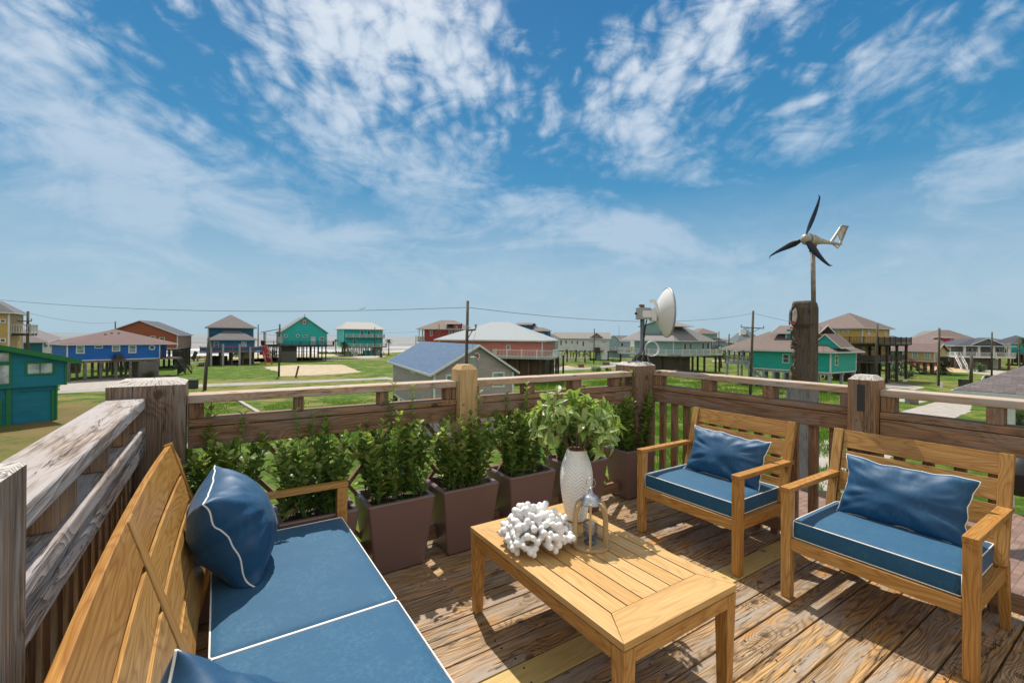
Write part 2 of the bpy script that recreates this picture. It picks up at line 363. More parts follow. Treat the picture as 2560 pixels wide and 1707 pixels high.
def metalroof(name, col):
    m, g, b = newmat(name); gx, gy, gz = g.xyz(g.attr('g'))
    f = g.m('FRACT', g.m('DIVIDE', gx, .4)); r = g.mr(g.m('ABSOLUTE', g.m('SUBTRACT', f, .5)), 0, .09, 1, 0)
    c = g.mix(g.m('MULTIPLY', r, .6), col, tuple(c * .55 for c in col))
    g.set(b.inputs['Base Color'], c); b.inputs['Roughness'].default_value = .75; b.inputs['Specular IOR Level'].default_value = .15; g.set(b.inputs['Normal'], g.bump(r, .5, .03)); return m
def glassy(name, col, rough=.12):
    m, g, b = newmat(name); n = g.noise(g.obj(), 1.3, 2)
    g.set(b.inputs['Base Color'], g.mix(g.mr(n, .35, .65), col, tuple(c * 1.9 + .01 for c in col)))
    b.inputs['Roughness'].default_value = rough; b.inputs['Specular IOR Level'].default_value = .7; return m
glassy('dark_glass', (.025, .05, .055)); glassy('blind_glass', (.30, .33, .36)); glassy('green_glass', (.10, .19, .19))
flat('white_trim', (.62, .63, .62), .55, var=.06); flat('white_paint', (.72, .72, .70), .5, var=.05)
flat('black_paint', (.012, .012, .014), .5); flat('dark_box', (.03, .03, .032), .5)
flat('green_trim', (.012, .17, .045), .5); flat('red_trim', (.42, .05, .05), .5); flat('grey_trim', (.33, .35, .35), .5)
flat('dark_timber', (.055, .042, .032), .8, var=.35, scale=2); flat('grey_timber', (.17, .155, .14), .8, var=.3, scale=2)
flat('brown_timber', (.13, .078, .045), .8, var=.3, scale=2); flat('pole_wood', (.075, .066, .04), .85, var=.35, scale=5)
flat('concrete', (.35, .315, .275), .85, var=.12, scale=1.2, bump=.2); flat('road', (.29, .27, .245), .9, var=.15, scale=.6, bump=.2)
flat('sand', (.42, .34, .225), .95, var=.14, scale=.8); flat('tan_ground', (.46, .33, .18), .95, var=.2, scale=.7)
flat('galv', (.30, .31, .32), .45, metal=.5); flat('galv_dark', (.12, .14, .16), .5, metal=.3, var=.4, scale=12)
flat('plastic_white', (.66, .66, .64), .38, var=.03); flat('turbine_shell', (.42, .37, .32), .4, var=.25, scale=9); flat('rust', (.26, .09, .035), .8, var=.4, scale=20)
flat('blade_black', (.008, .008, .018), .35); flat('pipe_tan', (.25, .215, .18), .6, var=.3, scale=10)
flat('wax', (.80, .76, .68), .5, var=.03); flat('porcelain', (.78, .77, .75), .28, var=.03); flat('coral_white', (.80, .79, .77), .55, var=.04, bump=.25, bs=160)
flat('vase_rim', (.25, .15, .09), .5); flat('lantern_metal', (.42, .43, .44), .38, metal=.8, var=.25, scale=40)
flat('piping', (.82, .81, .78), .7, var=.03); flat('soil', (.085, .05, .035), .95, var=.5, scale=30, bump=.6)
flat('stem_green', (.07, .20, .045), .5); flat('twig_brown', (.12, .06, .05), .6)
flat('rubber', (.02, .02, .02), .6)
def planter_mat():
    m, g, b = newmat('planter_brown'); n = g.noise(g.obj(), 3, 3)
    g.set(b.inputs['Base Color'], g.mix(n, (.165, .100, .090), (.195, .122, .110))); b.inputs['Roughness'].default_value = .4
    b.inputs['Specular IOR Level'].default_value = .5; b.inputs['Coat Weight'].default_value = .12; b.inputs['Coat Roughness'].default_value = .2
    g.set(b.inputs['Normal'], g.bump(g.noise(g.obj(), 9, 2), .12, .01))
planter_mat()
def fabric(name, c0, c1, sheen=.25, rough=.75):
    m, g, b = newmat(name); o = g.obj(); n = g.noise(o, 5, 5, .7); f = g.noise(g.v('MULTIPLY', o, (1, 1, .5)), 70, 4, .75)
    k = g.m('MULTIPLY', g.mr(n, .38, .66), g.mr(f, .42, .62)); c = g.mix(k, c0, c1)
    wv = g.m('MULTIPLY', g.m('SINE', g.m('MULTIPLY', g.xyz(o)[0], 2600)), g.m('SINE', g.m('MULTIPLY', g.xyz(o)[1], 2600)))
    g.set(b.inputs['Base Color'], c); b.inputs['Roughness'].default_value = rough; b.inputs['Sheen Weight'].default_value = sheen
    b.inputs['Sheen Roughness'].default_value = .4
    g.set(b.inputs['Normal'], g.bump(g.m('ADD', g.m('MULTIPLY', g.noise(o, 14, 3), .8), g.m('MULTIPLY', f, .12)), .25, .012))
fabric('blue_canvas', (.006, .080, .170), (.022, .115, .205), .15); fabric('blue_satin', (.004, .062, .150), (.012, .095, .195), .1, .55)
def leafmat(name, c0, c1, c2, rough=.4):
    m, g, b = newmat(name); t = g.attr('tone', 'Fac')
    c = g.ramp(t, [(0, c0), (.55, c1), (1, c2)]); n = g.noise(g.obj(), 60, 2)
    c = g.mix(g.mr(n, .3, .7, 0, .35), c, tuple(v_ * .6 for v_ in c1))
    g.set(b.inputs['Base Color'], c); b.inputs['Roughness'].default_value = rough; b.inputs['Specular IOR Level'].default_value = .4
    tr = g.N.new('ShaderNodeBsdfTranslucent'); g.set(tr.inputs['Color'], g.mix(1, c, (1.3, 1.5, .6), 'MULTIPLY'))
    mx = g.N.new('ShaderNodeMixShader'); mx.inputs[0].default_value = .32
    g.K.new(b.outputs[0], mx.inputs[1]); g.K.new(tr.outputs[0], mx.inputs[2]); g.K.new(mx.outputs[0], m.node_tree.nodes['Material Output'].inputs[0])
leafmat('hedge_leaf', (.07, .14, .022), (.19, .28, .055), (.46, .48, .17), .42)
leafmat('branch_leaf', (.14, .23, .055), (.27, .37, .12), (.44, .50, .20), .38)
leafmat('palm_leaf', (.03, .065, .02), (.06, .11, .03), (.12, .16, .05)); leafmat('bush_leaf', (.03, .07, .015), (.06, .12, .025), (.11, .18, .04)); leafmat('dry_leaf', (.2, .13, .05), (.3, .2, .08), (.36, .26, .1))
leafmat('grass_blade', (.07, .16, .015), (.13, .25, .03), (.22, .30, .06), .6)
def sidefor(n, c, **k): siding(n, c, **k)
for n, c in dict(teal_dark=(.004, .20, .27), teal_dark2=(.004, .135, .16), teal=(.02, .36, .31), teal_shop=(.02, .42, .40), teal_pale=(.16, .36, .30), blue_house=(.006, .15, .46), deep_teal=(.006, .11, .19),
                 mid_blue=(.045, .20, .34), orange_wall=(.30, .095, .045), salmon_side=(.42, .27, .21), red_wall=(.30, .045, .04), pink_wall=(.52, .20, .17), hot_pink=(.45, .05, .09),
                 yellow_wall=(.62, .43, .12), yellow_pale=(.50, .36, .14), grey_wall=(.38, .335, .335), white_wall=(.60, .60, .61), sage=(.24, .36, .345), pale_blue=(.28, .38, .44),
                 tan_wall=(.48, .36, .21), porch_grey=(.20, .19, .19)).items(): siding(n, c, .2)
siding('plank_dark', (.075, .06, .05), .2, True); siding('plank_grey', (.15, .135, .125), .22); siding('plank_brown', (.085, .055, .035), .22)
siding('picket_wall', (.085, .07, .06), .2, True)
shingle('roof_grey', (.115, .115, .12)); shingle('roof_brown', (.17, .125, .108)); shingle('roof_mauve', (.155, .095, .09)); shingle('roof_dark', (.055, .06, .075)); shingle('roof_blue', (.062, .12, .215), (.075, .14, .24), .2, .45)
shingle('roof_light', (.21, .20, .195)); shingle('roof_near', (.12, .098, .10), (.19, .16, .16), .14, .32); shingle('roof_slate', (.10, .125, .135)); shingle('roof_purple', (.155, .13, .125))
metalroof('roof_white', (.33, .36, .38)); metalroof('roof_cream', (.37, .365, .345))

# ================================================================== DECK
GZ = EYE - 7.3                       # ground level
def struct(o): o['kind'] = 'structure'; return o
gaps = [2.96, 2.90, 2.766, 2.63, 2.49, 2.345, 2.204, 2.064, 1.925, 1.785, 1.635, 1.49, 1.35, 1.207, 1.06, .91, .763, .61, .465, .32, .17, .02, -.13, -.28, -.43, -.6, -.75, -.9, -1.05]
mb = MB()
for i in range(len(gaps) - 1):
    b1, b0 = gaps[i] - .0042, gaps[i + 1] + .0042; j = random.uniform(-.0015, .0015)
    mb.cur = 1 if abs(gaps[i] - 1.635) < .01 else 0
    mb.beam((-.5, (b0 + b1) / 2, -.018 + j), (3.62, (b0 + b1) / 2, -.018 + j), b1 - b0, .036, tone=None)
mb.cur = 2
for a in (.12, .62, 1.12, 1.62, 2.12, 2.62, 3.12):
    for i in range(len(gaps) - 1):
        for q in (.22, .78):
            b = gaps[i] + (gaps[i + 1] - gaps[i]) * q + random.uniform(-.006, .006); aa = a + random.uniform(-.012, .012); r = random.uniform(.0045, .0065)
            mb.add([(aa + r * cos(k), b + r * sin(k), .0022) for k in [2 * pi * n / 7 for n in range(7)]], [tuple(range(7))])
struct(mb.build('deck_floor', ['deck_wood', 'yellow_wood', 'rubber'], yaw=YAW, bevel=.0025))
mb = MB()
for a in (-.3, .3, .9, 1.5, 2.1, 2.7, 3.3): mb.box(a - .02, a + .02, -1, 2.95, -.24, -.04)
mb.box(-.5, 3.6, 2.93, 2.97, -.26, -.04); mb.box(3.58, 3.62, -1, 2.93, -.26, -.04)
struct(mb.build('deck_joists', 'post_wood', yaw=YAW))

# --- railings
def railing(label, axis, runs, face, blocks, capm, lowm, balus, span, lattice=False, z=(1.135, 1.0), capw=.14, board=(.955, .85), capf=0, lowf=0, capt=.045, lowt=.038, name='deck_railing'):
    """axis 'a': the run goes along a and its face lies at b=face; sgn points away from the deck"""
    o0 = (runs[0][0], face, 0) if axis == 'a' else (face, runs[0][0], 0)
    r = thing(name, label, 'railing', o0, group='railings round the deck')
    sg = 1 if face > 0 else -1
    def bx(mb, s0, s1, d0, d1, z0, z1, n=1):
        d0, d1 = sorted((face + sg * d0, face + sg * d1)); c = (d0 + d1) / 2
        if axis == 'a': mb.beam((s0, c, (z0 + z1) / 2), (s1, c, (z0 + z1) / 2), d1 - d0, z1 - z0)
        else: mb.beam((c, s0, (z0 + z1) / 2), (c, s1, (z0 + z1) / 2), d1 - d0, z1 - z0)
    for s0, s1 in runs:
        m = MB(); bx(m, s0, s1, capf, capf + capw, z[0] - capt, z[0]); m.build('cap_rail', capm, r, bevel=.006)
        m = MB(); bx(m, s0 + .003, s1 - .003, lowf, lowf + .14, z[1] - lowt, z[1]); m.build('lower_rail', lowm, r, bevel=.005)
        m = MB(); bx(m, s0 + .004, s1 - .004, lowf + .004, lowf + .042, board[1], board[0] + .003); m.build('rail_board', lowm if lowm != 'grey_wood' else 'grey_wood', r, bevel=.004)
        m = MB(); bx(m, s0 + .004, s1 - .004, lowf + .004, lowf + .042, .05, .14); m.build('bottom_rail', 'rail_wood', r, bevel=.004)
    for s0, s1 in blocks:
        m = MB(); d0, d1 = face + sg * (lowf + .018), face + sg * (lowf + .108)
        d0, d1 = sorted((d0, d1))
        if axis == 'a': m.box(s0, s1, d0, d1, z[1] + .001, z[0] - capt - .001, ax=2)
        else: m.box(d0, d1, s0, s1, z[1] + .001, z[0] - capt - .001, ax=2)
        m.build('spacer_block', 'rail_wood', r, bevel=.004)
    for s0, s1 in balus:
        m = MB(); d0, d1 = sorted((face + sg * (lowf + .045), face + sg * (lowf + .085)))
        if axis == 'a': m.box(s0, s1, d0, d1, -.02, board[0] - .01, ax=2)
        else: m.box(d0, d1, s0, s1, -.02, board[0] - .01, ax=2)
        m.build('baluster', 'rail_wood', r, bevel=.004)
    if lattice:
        for k, s0 in enumerate([i * .2 for i in range(-4, 17)]):
            for dr in ((1,) if k % 3 else (1, -1)):
                a0, a1 = (s0, s0 + dr * .62); zz0, zz1 = .86, .1
                m = MB(); dd = face + sg * (lowf + (.10 if dr > 0 else .125))
                if min(a0, a1) < runs[0][0] or max(a0, a1) > runs[-1][1]: continue
                m.beam((a0, dd, zz0), (a1, dd, zz1), .022, .038, up=(0, 1, 0)) ; m.build('lattice_strip', 'rail_wood', r)
    return r
rb = railing('long sunlit rail with diagonal lattice behind the row of planters, facing the sea', 'a', [(-.13, 1.41), (1.55, 3.24)], 2.85,
        [(-.128, -.06), (.378, .425), (.872, .93), (1.34, 1.375), (1.38, 1.408), (1.552, 1.6), (2.018, 2.105), (2.5, 2.6), (2.99, 3.07), (3.08, 3.13)], 'cap_wood', 'rail_wood', [], None, True, z=(1.13, 1.0))
bal = [(2.70 - .127 * k, 2.755 - .127 * k) for k in range(12)] + [(.96 - .135 * k, 1.01 - .135 * k) for k in range(12)]
rr = railing('brown rail with upright balusters running behind the two armchairs', 'b', [(1.217, 2.80), (-.8, 1.07)], 3.43,
        [(2.72, 2.797), (2.21, 2.305), (1.71, 1.79), (1.22, 1.285), (1.0, 1.068), (.545, .61), (0, .08)], 'cap_wood', 'rail_wood', bal, None, z=(1.14, 1.0), capf=.012)
bl = [(2.74 - .105 * k, 2.785 - .105 * k) for k in range(26)]
rl = railing('silvery grey weathered rail beside the back of the sofa', 'b', [(1.125, 2.79)], -.29, [(1.42, 1.52), (1.525, 1.62), (1.95, 2.05), (2.35, 2.45), (2.62, 2.72)], 'grey_wood', 'grey_wood', bl, None,
        z=(1.135, .995), capw=.15, capt=.05, lowt=.045, board=(.95, .86))
# posts: chamfered timber
def post(label, a0, a1, b0, b1, zt, mat, ch=.03, chz=.03, notch=False):
    o = ((a0 + a1) / 2, (b0 + b1) / 2, -.3); m = MB()
    off = Vector((random.random() * 30, random.random() * 30, random.random() * 30))
    lv = [(-.3, 0), (zt - chz, 0), (zt, ch)]; vs = []
    for z_, c in lv:
        vs += [(a0 + c, b0 + c, z_), (a1 - c, b0 + c, z_), (a1 - c, b1 - c, z_), (a0 + c, b1 - c, z_)]
    fs = []
    for k in range(2):
        for i in range(4): a = 4 * k + i; b = 4 * k + (i + 1) % 4; fs.append((a, b, b + 4, a + 4))
    side = fs[:4] + [(0, 3, 2, 1)]; topf = fs[4:] + [(8, 9, 10, 11)]
    m.add(vs, side, [Vector((v_[2], v_[0], v_[1])) + off for v_ in vs], .5)
    r = thing('railing_post', label, 'post', o)
    m.build('shaft', mat, r, bevel=0)
    t_ = MB(); t_.add(vs[4:], [tuple(i - 4 for i in f) for f in topf], [((v_[0] - a0) - (a1 - a0) * .62, (v_[1] - b0) - (b1 - b0) * .35, random.random() * 0) for v_ in vs[4:]], .5)
    t_.build('end_grain', 'end_grain_new' if mat == 'new_wood' else 'end_grain', r)
    if notch:
        n = MB(); n.box(a0 - .003, a0 + .01, 1.125, 1.165, 1.0, 1.165); n.build('mortise', 'dark_box', r)
    # end grain cap lines
    return r
post('massive pale-topped weathered post at the corner behind the sofa end', -.438, -.135, 2.79, 3.06, 1.215, 'post_brown', .045, .022)
post('new yellow pine post in the middle of the planter rail', 1.412, 1.548, 2.80, 2.94, 1.245, 'new_wood', .026, .034)
post('thick silvery corner post that carries the white dish', 3.21, 3.47, 2.80, 3.06, 1.215, 'post_wood', .04, .03)
post('notched brown post between the two armchairs', 3.38, 3.528, 1.07, 1.217, 1.225, 'rail_wood', .028, .03, True)
post('grey end post at the near end of the rail beside the sofa', -.44, -.278, .97, 1.12, 1.225, 'post_brown', .006, .006)
post('brown post at the near end of the rail right of the armchairs', 3.38, 3.528, -.95, -.80, 1.225, 'rail_wood', .028, .03)

# ================================================================== FURNITURE
# --- coffee table
T = thing('coffee_table', 'low slatted teak coffee table with coral, lantern and vase on it', 'table', (1.45, 1.555, 0))
m = MB(); A0, A1, B0, B1, z0, z1 = 1.12, 1.78, 1.02, 2.09, .418, .445
sa = [1.207, 1.292, 1.376, 1.46, 1.544, 1.628, 1.711]
def mitre(m, pts, ax, z0, z1):
    off = Vector([random.random() * 40 for _ in range(3)]); vs = [(p[0], p[1], z0) for p in pts] + [(p[0], p[1], z1) for p in pts]
    gs = [Vector((v_[ax], v_[1 - ax], v_[2])) + off for v_ in vs]; n = len(pts)
    m.add(vs, [tuple(reversed(range(n))), tuple(range(n, 2 * n))] + [(i, (i + 1) % n, n + (i + 1) % n, n + i) for i in range(n)], gs, random.random())
e = .0006
for pts, ax in (([(A0 + e, B0), (A1 - e, B0), (1.711, 1.16 - e), (1.207, 1.16 - e)], 0), ([(A1 - e, B1), (A0 + e, B1), (1.207, 1.965 + e), (1.711, 1.965 + e)], 0),
                ([(A0, B1 - e), (A0, B0 + e), (1.2035 - e, 1.16), (1.2035 - e, 1.965)], 1), ([(A1, B0 + e), (A1, B1 - e), (1.7145, 1.965), (1.7145, 1.16)], 1)):
    q = MB(); mitre(q, pts, ax, z0, z1); q.build('frame_board', 'teak_pale', T, bevel=.0015)
for i in range(6):
    q = MB(); q.box(sa[i] + .0035, sa[i + 1] - .0035, 1.161, 1.964, z0 + .002, z1 - .0005, ax=1); q.build('slat', 'teak_pale', T, bevel=.0015)
for x0, x1, y0, y1 in ((1.18, 1.72, 1.022, 1.047), (1.18, 1.72, 2.063, 2.088), (1.122, 1.147, 1.082, 2.028), (1.753, 1.778, 1.082, 2.028)):
    q = MB(); q.box(x0, x1, y0, y1, .362, .412); q.build('apron', 'teak', T, bevel=.002)
for cx, cy in ((1.151, 1.051), (1.749, 1.051), (1.151, 2.059), (1.749, 2.059)):
    q = MB(); q.box(cx - .03, cx + .03, cy - .03, cy + .03, .004, .412, ax=2, taper=.72); q.build('leg', 'teak', T, bevel=.003)
q = MB(); q.box(1.16, 1.74, 1.06, 2.05, .405, .417); q.build('under_frame', 'rail_wood', T)

# --- cushions
def cushion(m, x0, x1, y0, y1, z0, z1, crown=.018, r=.012, n=14, wr=.0, seed=0):
    """boxy seat cushion: crowned top, soft edges"""
    cx, cy, cz = (x0 + x1) / 2, (y0 + y1) / 2, (z0 + z1) / 2; hx, hy, hz = (x1 - x0) / 2, (y1 - y0) / 2, (z1 - z0) / 2
    def put(p):
        # rounded box
        q = Vector((max(-hx + r, min(hx - r, p[0])), max(-hy + r, min(hy - r, p[1])), max(-hz + r, min(hz - r, p[2]))))
        d = Vector(p) - q
        if d.length > 1e-9: d = d.normalized() * r
        v_ = q + d
        fx, fy = v_.x / hx, v_.y / hy
        v_.z += crown * max(0, (1 - fx ** 4)) * max(0, (1 - fy ** 4)) * (1 if v_.z > 0 else -.3) * (1 if abs(v_.z) > hz * .5 else 0)
        if wr:
            nz = mnoise.noise(Vector((v_.x * 9 + seed, v_.y * 9, v_.z * 9))); side = 1 - abs(v_.z / hz) ** 2
            nn = mnoise.noise(Vector((v_.x * 60 + seed, v_.y * 60, v_.z * 5)))
            v_ += Vector((fx, fy, 0)) * (side * (.004 + .003 * nz) + .0022 * nn * side * abs(wr))
        return (v_.x + cx, v_.y + cy, v_.z + cz)
    for ax in range(3):
        for sg in (-1, 1):
            a, b = (ax + 1) % 3, (ax + 2) % 3; h = (hx, hy, hz); vs = []; fs = []
            na = max(6, int(n * h[a] / .3)); nb = max(6, int(n * h[b] / .3))
            for i in range(na + 1):
                for j in range(nb + 1):
                    p = [0, 0, 0]; p[ax] = sg * h[ax]
                    ta, tb = -1 + 2 * i / na, -1 + 2 * j / nb
                    p[a] = h[a] * sin(ta * pi / 2) * .35 + h[a] * ta * .65; p[b] = h[b] * sin(tb * pi / 2) * .35 + h[b] * tb * .65
                    vs.append(put(p))
            for i in range(na):
                for j in range(nb):
                    q = (i * (nb + 1) + j, (i + 1) * (nb + 1) + j, (i + 1) * (nb + 1) + j + 1, i * (nb + 1) + j + 1)
                    fs.append(q if sg > 0 else tuple(reversed(q)))
            m.add(vs, fs)
def rloop(x0, x1, y0, y1, z, r=.012, k=4):
    pts = []
    for cx, cy, t0 in ((x1 - r, y1 - r, 0), (x0 + r, y1 - r, 90), (x0 + r, y0 + r, 180), (x1 - r, y0 + r, 270)):
        for i in range(k + 1): t = rad(t0 + 90 * i / k); pts.append((cx + r * cos(t), cy + r * sin(t), z))
    return pts
def cushion_obj(name, parent, x0, x1, y0, y1, z0, z1, label=None, corners=(), **k):
    m = MB(); cushion(m, x0, x1, y0, y1, z0, z1, wr=1, seed=random.random() * 9, **k); c = m.build(name, 'blue_canvas', parent, smooth=True)
    w_ = c.modifiers.new('weld', 'WELD'); w_.merge_threshold = .0004
    if label: c['label'] = label
    p = MB(); pr = .0030
    p.tube(rloop(x0 - .001, x1 + .001, y0 - .001, y1 + .001, z1 - .003), pr, 6, True); p.tube(rloop(x0 - .001, x1 + .001, y0 - .001, y1 + .001, z0 + .003), pr, 6, True)
    for cx, cy in corners: p.tube([(cx, cy, z0 + .003), (cx, cy, z1 - .003)], pr, 6)
    p.build('piping', 'piping', c, smooth=True)
    return c

# --- throw pillows (things of their own)
def pillow(label, loc, wid, hei, thick, M, seed=1, group='blue pillows with white piping', wr=1.0, yaw=YAW):
    n = 44; vs = []; fs = []
    def P2(u_, v_):
        x = wid / 2 * u_ * (1 - .10 * (1 - v_ * v_)) ; y = hei / 2 * v_ * (1 - .09 * (1 - u_ * u_))
        return x, y
    def th(u_, v_): return thick / 2 * (max(0, (1 - u_ ** 2)) * max(0, (1 - v_ ** 2))) ** .42
    def edge(u_, v_):
        e_ = mnoise.noise(Vector((u_ * 3.1 + seed, v_ * 3.1, seed * 2)))
        return e_
    def pos(u_, v_, sg):
        x, y = P2(u_, v_); t = th(u_, v_) * sg
        rim = max(abs(u_), abs(v_)) ** 3
        ex = edge(u_, v_); t += rim * .018 * ex * wr
        ey = mnoise.noise(Vector((u_ * 4 + seed * 3, v_ * 4, 5.1)))
        x += rim * .012 * ey; y += rim * .012 * ex
        # gathers running in from the edges
        gth = mnoise.noise(Vector((math.atan2(v_, u_) * 4.5 + seed, seed, 0))) * rim * (1 - rim) * .05 * wr
        big_ = mnoise.noise(Vector((u_ * 1.7 + seed, v_ * 2.2, sg * 2.))) * .014 * wr * (1 - rim)
        return Vector((x, y, t + sg * (gth + big_)))
    for sg in (1, -1):
        o = len(vs)
        for i in range(n + 1):
            for j in range(n + 1):
                u_ = sin((i / n * 2 - 1) * pi / 2) ; v_ = sin((j / n * 2 - 1) * pi / 2); vs.append(pos(u_, v_, sg))
        for i in range(n):
            for j in range(n):
                q = (o + i * (n + 1) + j, o + (i + 1) * (n + 1) + j, o + (i + 1) * (n + 1) + j + 1, o + i * (n + 1) + j + 1); fs.append(q if sg > 0 else tuple(reversed(q)))
    r = thing('throw_pillow', label, 'pillow', loc, yaw, group); loc = Vector(loc)
    m = MB(); m.add([M @ v_ + loc for v_ in vs], fs); c = m.build('cover', 'blue_satin', r, smooth=True)
    w_ = c.modifiers.new('weld', 'WELD'); w_.merge_threshold = .0003
    pts = []; k = 40
    for a, b in (((-1, -1), (1, -1)), ((1, -1), (1, 1)), ((1, 1), (-1, 1)), ((-1, 1), (-1, -1))):
        for i in range(k):
            t = i / k; t = sin((t - .5) * pi) / 2 + .5; u_ = a[0] + (b[0] - a[0]) * t; v_ = a[1] + (b[1] - a[1]) * t
            pts.append(M @ pos(u_, v_, 0) + loc)
    p = MB(); p.tube(pts, .0034, 6, True); p.build('piping', 'piping', r, smooth=True)
    return r

# --- armchair (ch2 dimensions), copied for the other
def armchair():
    r = thing('armchair', 'nearer teak armchair, right of the table, with a wide blue cushion', 'armchair', (2.98, .88, 0), group='teak armchairs facing the sofa')
    y0, y1 = .487, 1.277
    for s, yy in ((0, y0), (1, y1 - .052)):
        m = MB(); m.box(2.665, 2.722, yy, yy + .052, .004, .590, ax=2, taper=.93); m.build('front_leg', 'teak', r, bevel=.003)
        m = MB(); m.beam((2.66, yy + .026, .604), (3.335, yy + .026, .604), .054, .027); m.build('armrest', 'teak', r, bevel=.003)
        m = MB(); m.beam((3.245, yy + .026, .36), (3.335, yy + .026, .004), .046, .06, up=(1, 0, 0), w1=.036, h1=.036)
        m.build('rear_leg', 'teak', r, bevel=.003)
        m = MB(); m.beam((3.235, yy + .03, .34), (3.372, yy + .03, .872), .052 if s else .052, .034, up=(1, 0, 0)); m.build('back_stile', 'teak', r, bevel=.003)
        m = MB(); m.box(2.722, 3.235, yy + .012, yy + .036, .275, .338); m.build('side_rail', 'teak', r, bevel=.002)
    m = MB(); m.box(2.672, 2.698, y0 + .052, y1 - .052, .272, .338); m.build('front_rail', 'teak', r, bevel=.002)
    m = MB(); m.box(3.20, 3.225, y0 + .052, y1 - .052, .275, .338); m.build('back_rail', 'teak', r, bevel=.002)
    m = MB(); m.box(2.70, 3.2, y0 + .03, y1 - .03, .322, .336); m.build('seat_board', 'teak', r)
    def bp(z): return 3.235 + (z - .34) * (.137 / .532)
    for za, zb in ((.76, .871), (.635, .745), (.505, .62), (.375, .49)):
        m = MB(); cz = (za + zb) / 2; m.beam((bp(cz) + .001, y0 + .053, cz), (bp(cz) + .001, y1 - .053, cz), .022, zb - za, up=(.25, 0, 1)); m.build('back_slat', 'teak', r, bevel=.002)
    cushion_obj('seat_cushion', r, 2.69, 3.245, y0 + .056, y1 - .056, .342, .438, corners=((2.69, y0 + .056), (2.69, y1 - .056), (3.245, y0 + .056)))
    return r
ch = armchair()
ch1 = copy_tree(ch); ch1.location = ch.location + L(-.03, 1.01, 0); ch1['label'] = 'farther teak armchair, in front of the dish post, with a blue cushion'
def PM(tilt, yawd=0, roll=0):
    """pillow local x -> -b (width), y -> up, z -> -a (towards the sofa)"""
    base = Matrix(((0, 0, -1), (-1, 0, 0), (0, 1, 0))).transposed()
    base = Matrix(((0, 0, -1), (-1, 0, 0), (0, 1, 0)))
    return Matrix.Rotation(rad(yawd), 3, 'Z') @ Matrix.Rotation(rad(tilt), 3, 'Y') @ base @ Matrix.Rotation(rad(roll), 3, 'Z')
pillow('blue pillow leaning on the back of the nearer armchair', (3.09, .86, .60), .56, .34, .15, PM(22, 0, -1), 3.3)
pillow('blue pillow leaning on the back of the farther armchair', (3.06, 1.85, .60), .56, .34, .15, PM(22, 4, -3), 8.1)

# --- sofa
S = thing('sofa', 'long teak sofa with a curved slatted back and blue seat cushions', 'sofa', (.2, 1.6, 0))
sy0, sy1 = .60, 2.68
def sback(y, z):   # a of the back face
    t = (y - 1.64) / 1.04
    return -.045 - (z - .40) * .30 - .03 * (1 - t * t) + .012
for s, yy in ((0, sy0), (1, sy1 - .052)):
    m = MB(); m.box(.565, .622, yy, yy + .052, .004, .590, ax=2, taper=.93); m.build('front_leg', 'teak', S, bevel=.003)
    m = MB(); m.beam((.625, yy + .026, .604), (-.12, yy + .026, .604), .054, .027); m.build('armrest', 'teak', S, bevel=.003)
    m = MB(); m.beam((-.03, yy + .026, .36), (-.1, yy + .026, .004), .046, .06, up=(1, 0, 0), w1=.036, h1=.036); m.build('rear_leg', 'teak', S, bevel=.003)
    m = MB(); m.box(0, .565, yy + .012, yy + .036, .275, .338); m.build('side_rail', 'teak', S, bevel=.002)
m = MB(); m.box(.592, .618, sy0 + .052, sy1 - .052, .262, .336); m.build('front_rail', 'teak', S, bevel=.002)
m = MB(); m.box(0, .59, sy0 + .04, sy1 - .04, .318, .334); m.build('seat_board', 'teak', S)
for za, zb in ((.79, .925), (.665, .778), (.535, .653), (.405, .523)):
    cz = (za + zb) / 2; n = 20
    pts = [(sback(sy0 + .05 + (sy1 - sy0 - .1) * k / n, cz), sy0 + .05 + (sy1 - sy0 - .1) * k / n, cz) for k in range(n + 1)]
    m = MB(); m.sweep(pts, .024, zb - za, up=(-.3, 0, 1)); m.build('back_slat', 'teak', S, bevel=.002)
for y in (sy0 + .027, sy1 - .027):
    m = MB(); m.beam((sback(y, .34), y, .34), (sback(y, .93), y, .93), .052, .034, up=(1, 0, 0)); m.build('back_stile', 'teak', S, bevel=.003)
m = MB(); y = 1.66; m.beam((sback(y, .36) + .013, y, .36), (sback(y, .925) + .0135, y, .925), .075, .006, up=(1, 0, 0)); m.build('back_stile', 'teak', S, bevel=.002)
cushion_obj('seat_cushion', S, -.015, .588, 1.695, sy1 - .056, .338, .428, corners=((.588, sy1 - .056),))
cushion_obj('seat_cushion', S, -.015, .588, sy0 + .056, 1.688, .338, .428)
# far pillow stands on edge, seen almost along its seam
MS = Matrix.Rotation(rad(-6), 3, 'Z') @ Matrix.Rotation(rad(-24), 3, 'Y') @ Matrix(((0, 0, 1), (1, 0, 0), (0, 1, 0))) @ Matrix.Rotation(rad(4), 3, 'Z')
pillow('plump blue pillow standing at the far end of the sofa', (.06, 2.27, .63), .45, .42, .31, MS, 5.7, wr=1.1)
pillow('dark blue pillow at the near end of the sofa, cut by the bottom edge', (.015, 1.035, .512), .47, .42, .33, Matrix.Rotation(rad(-30), 3, 'Z') @ MS @ Matrix.Rotation(rad(38), 3, 'Z'), 2.2, wr=.7)

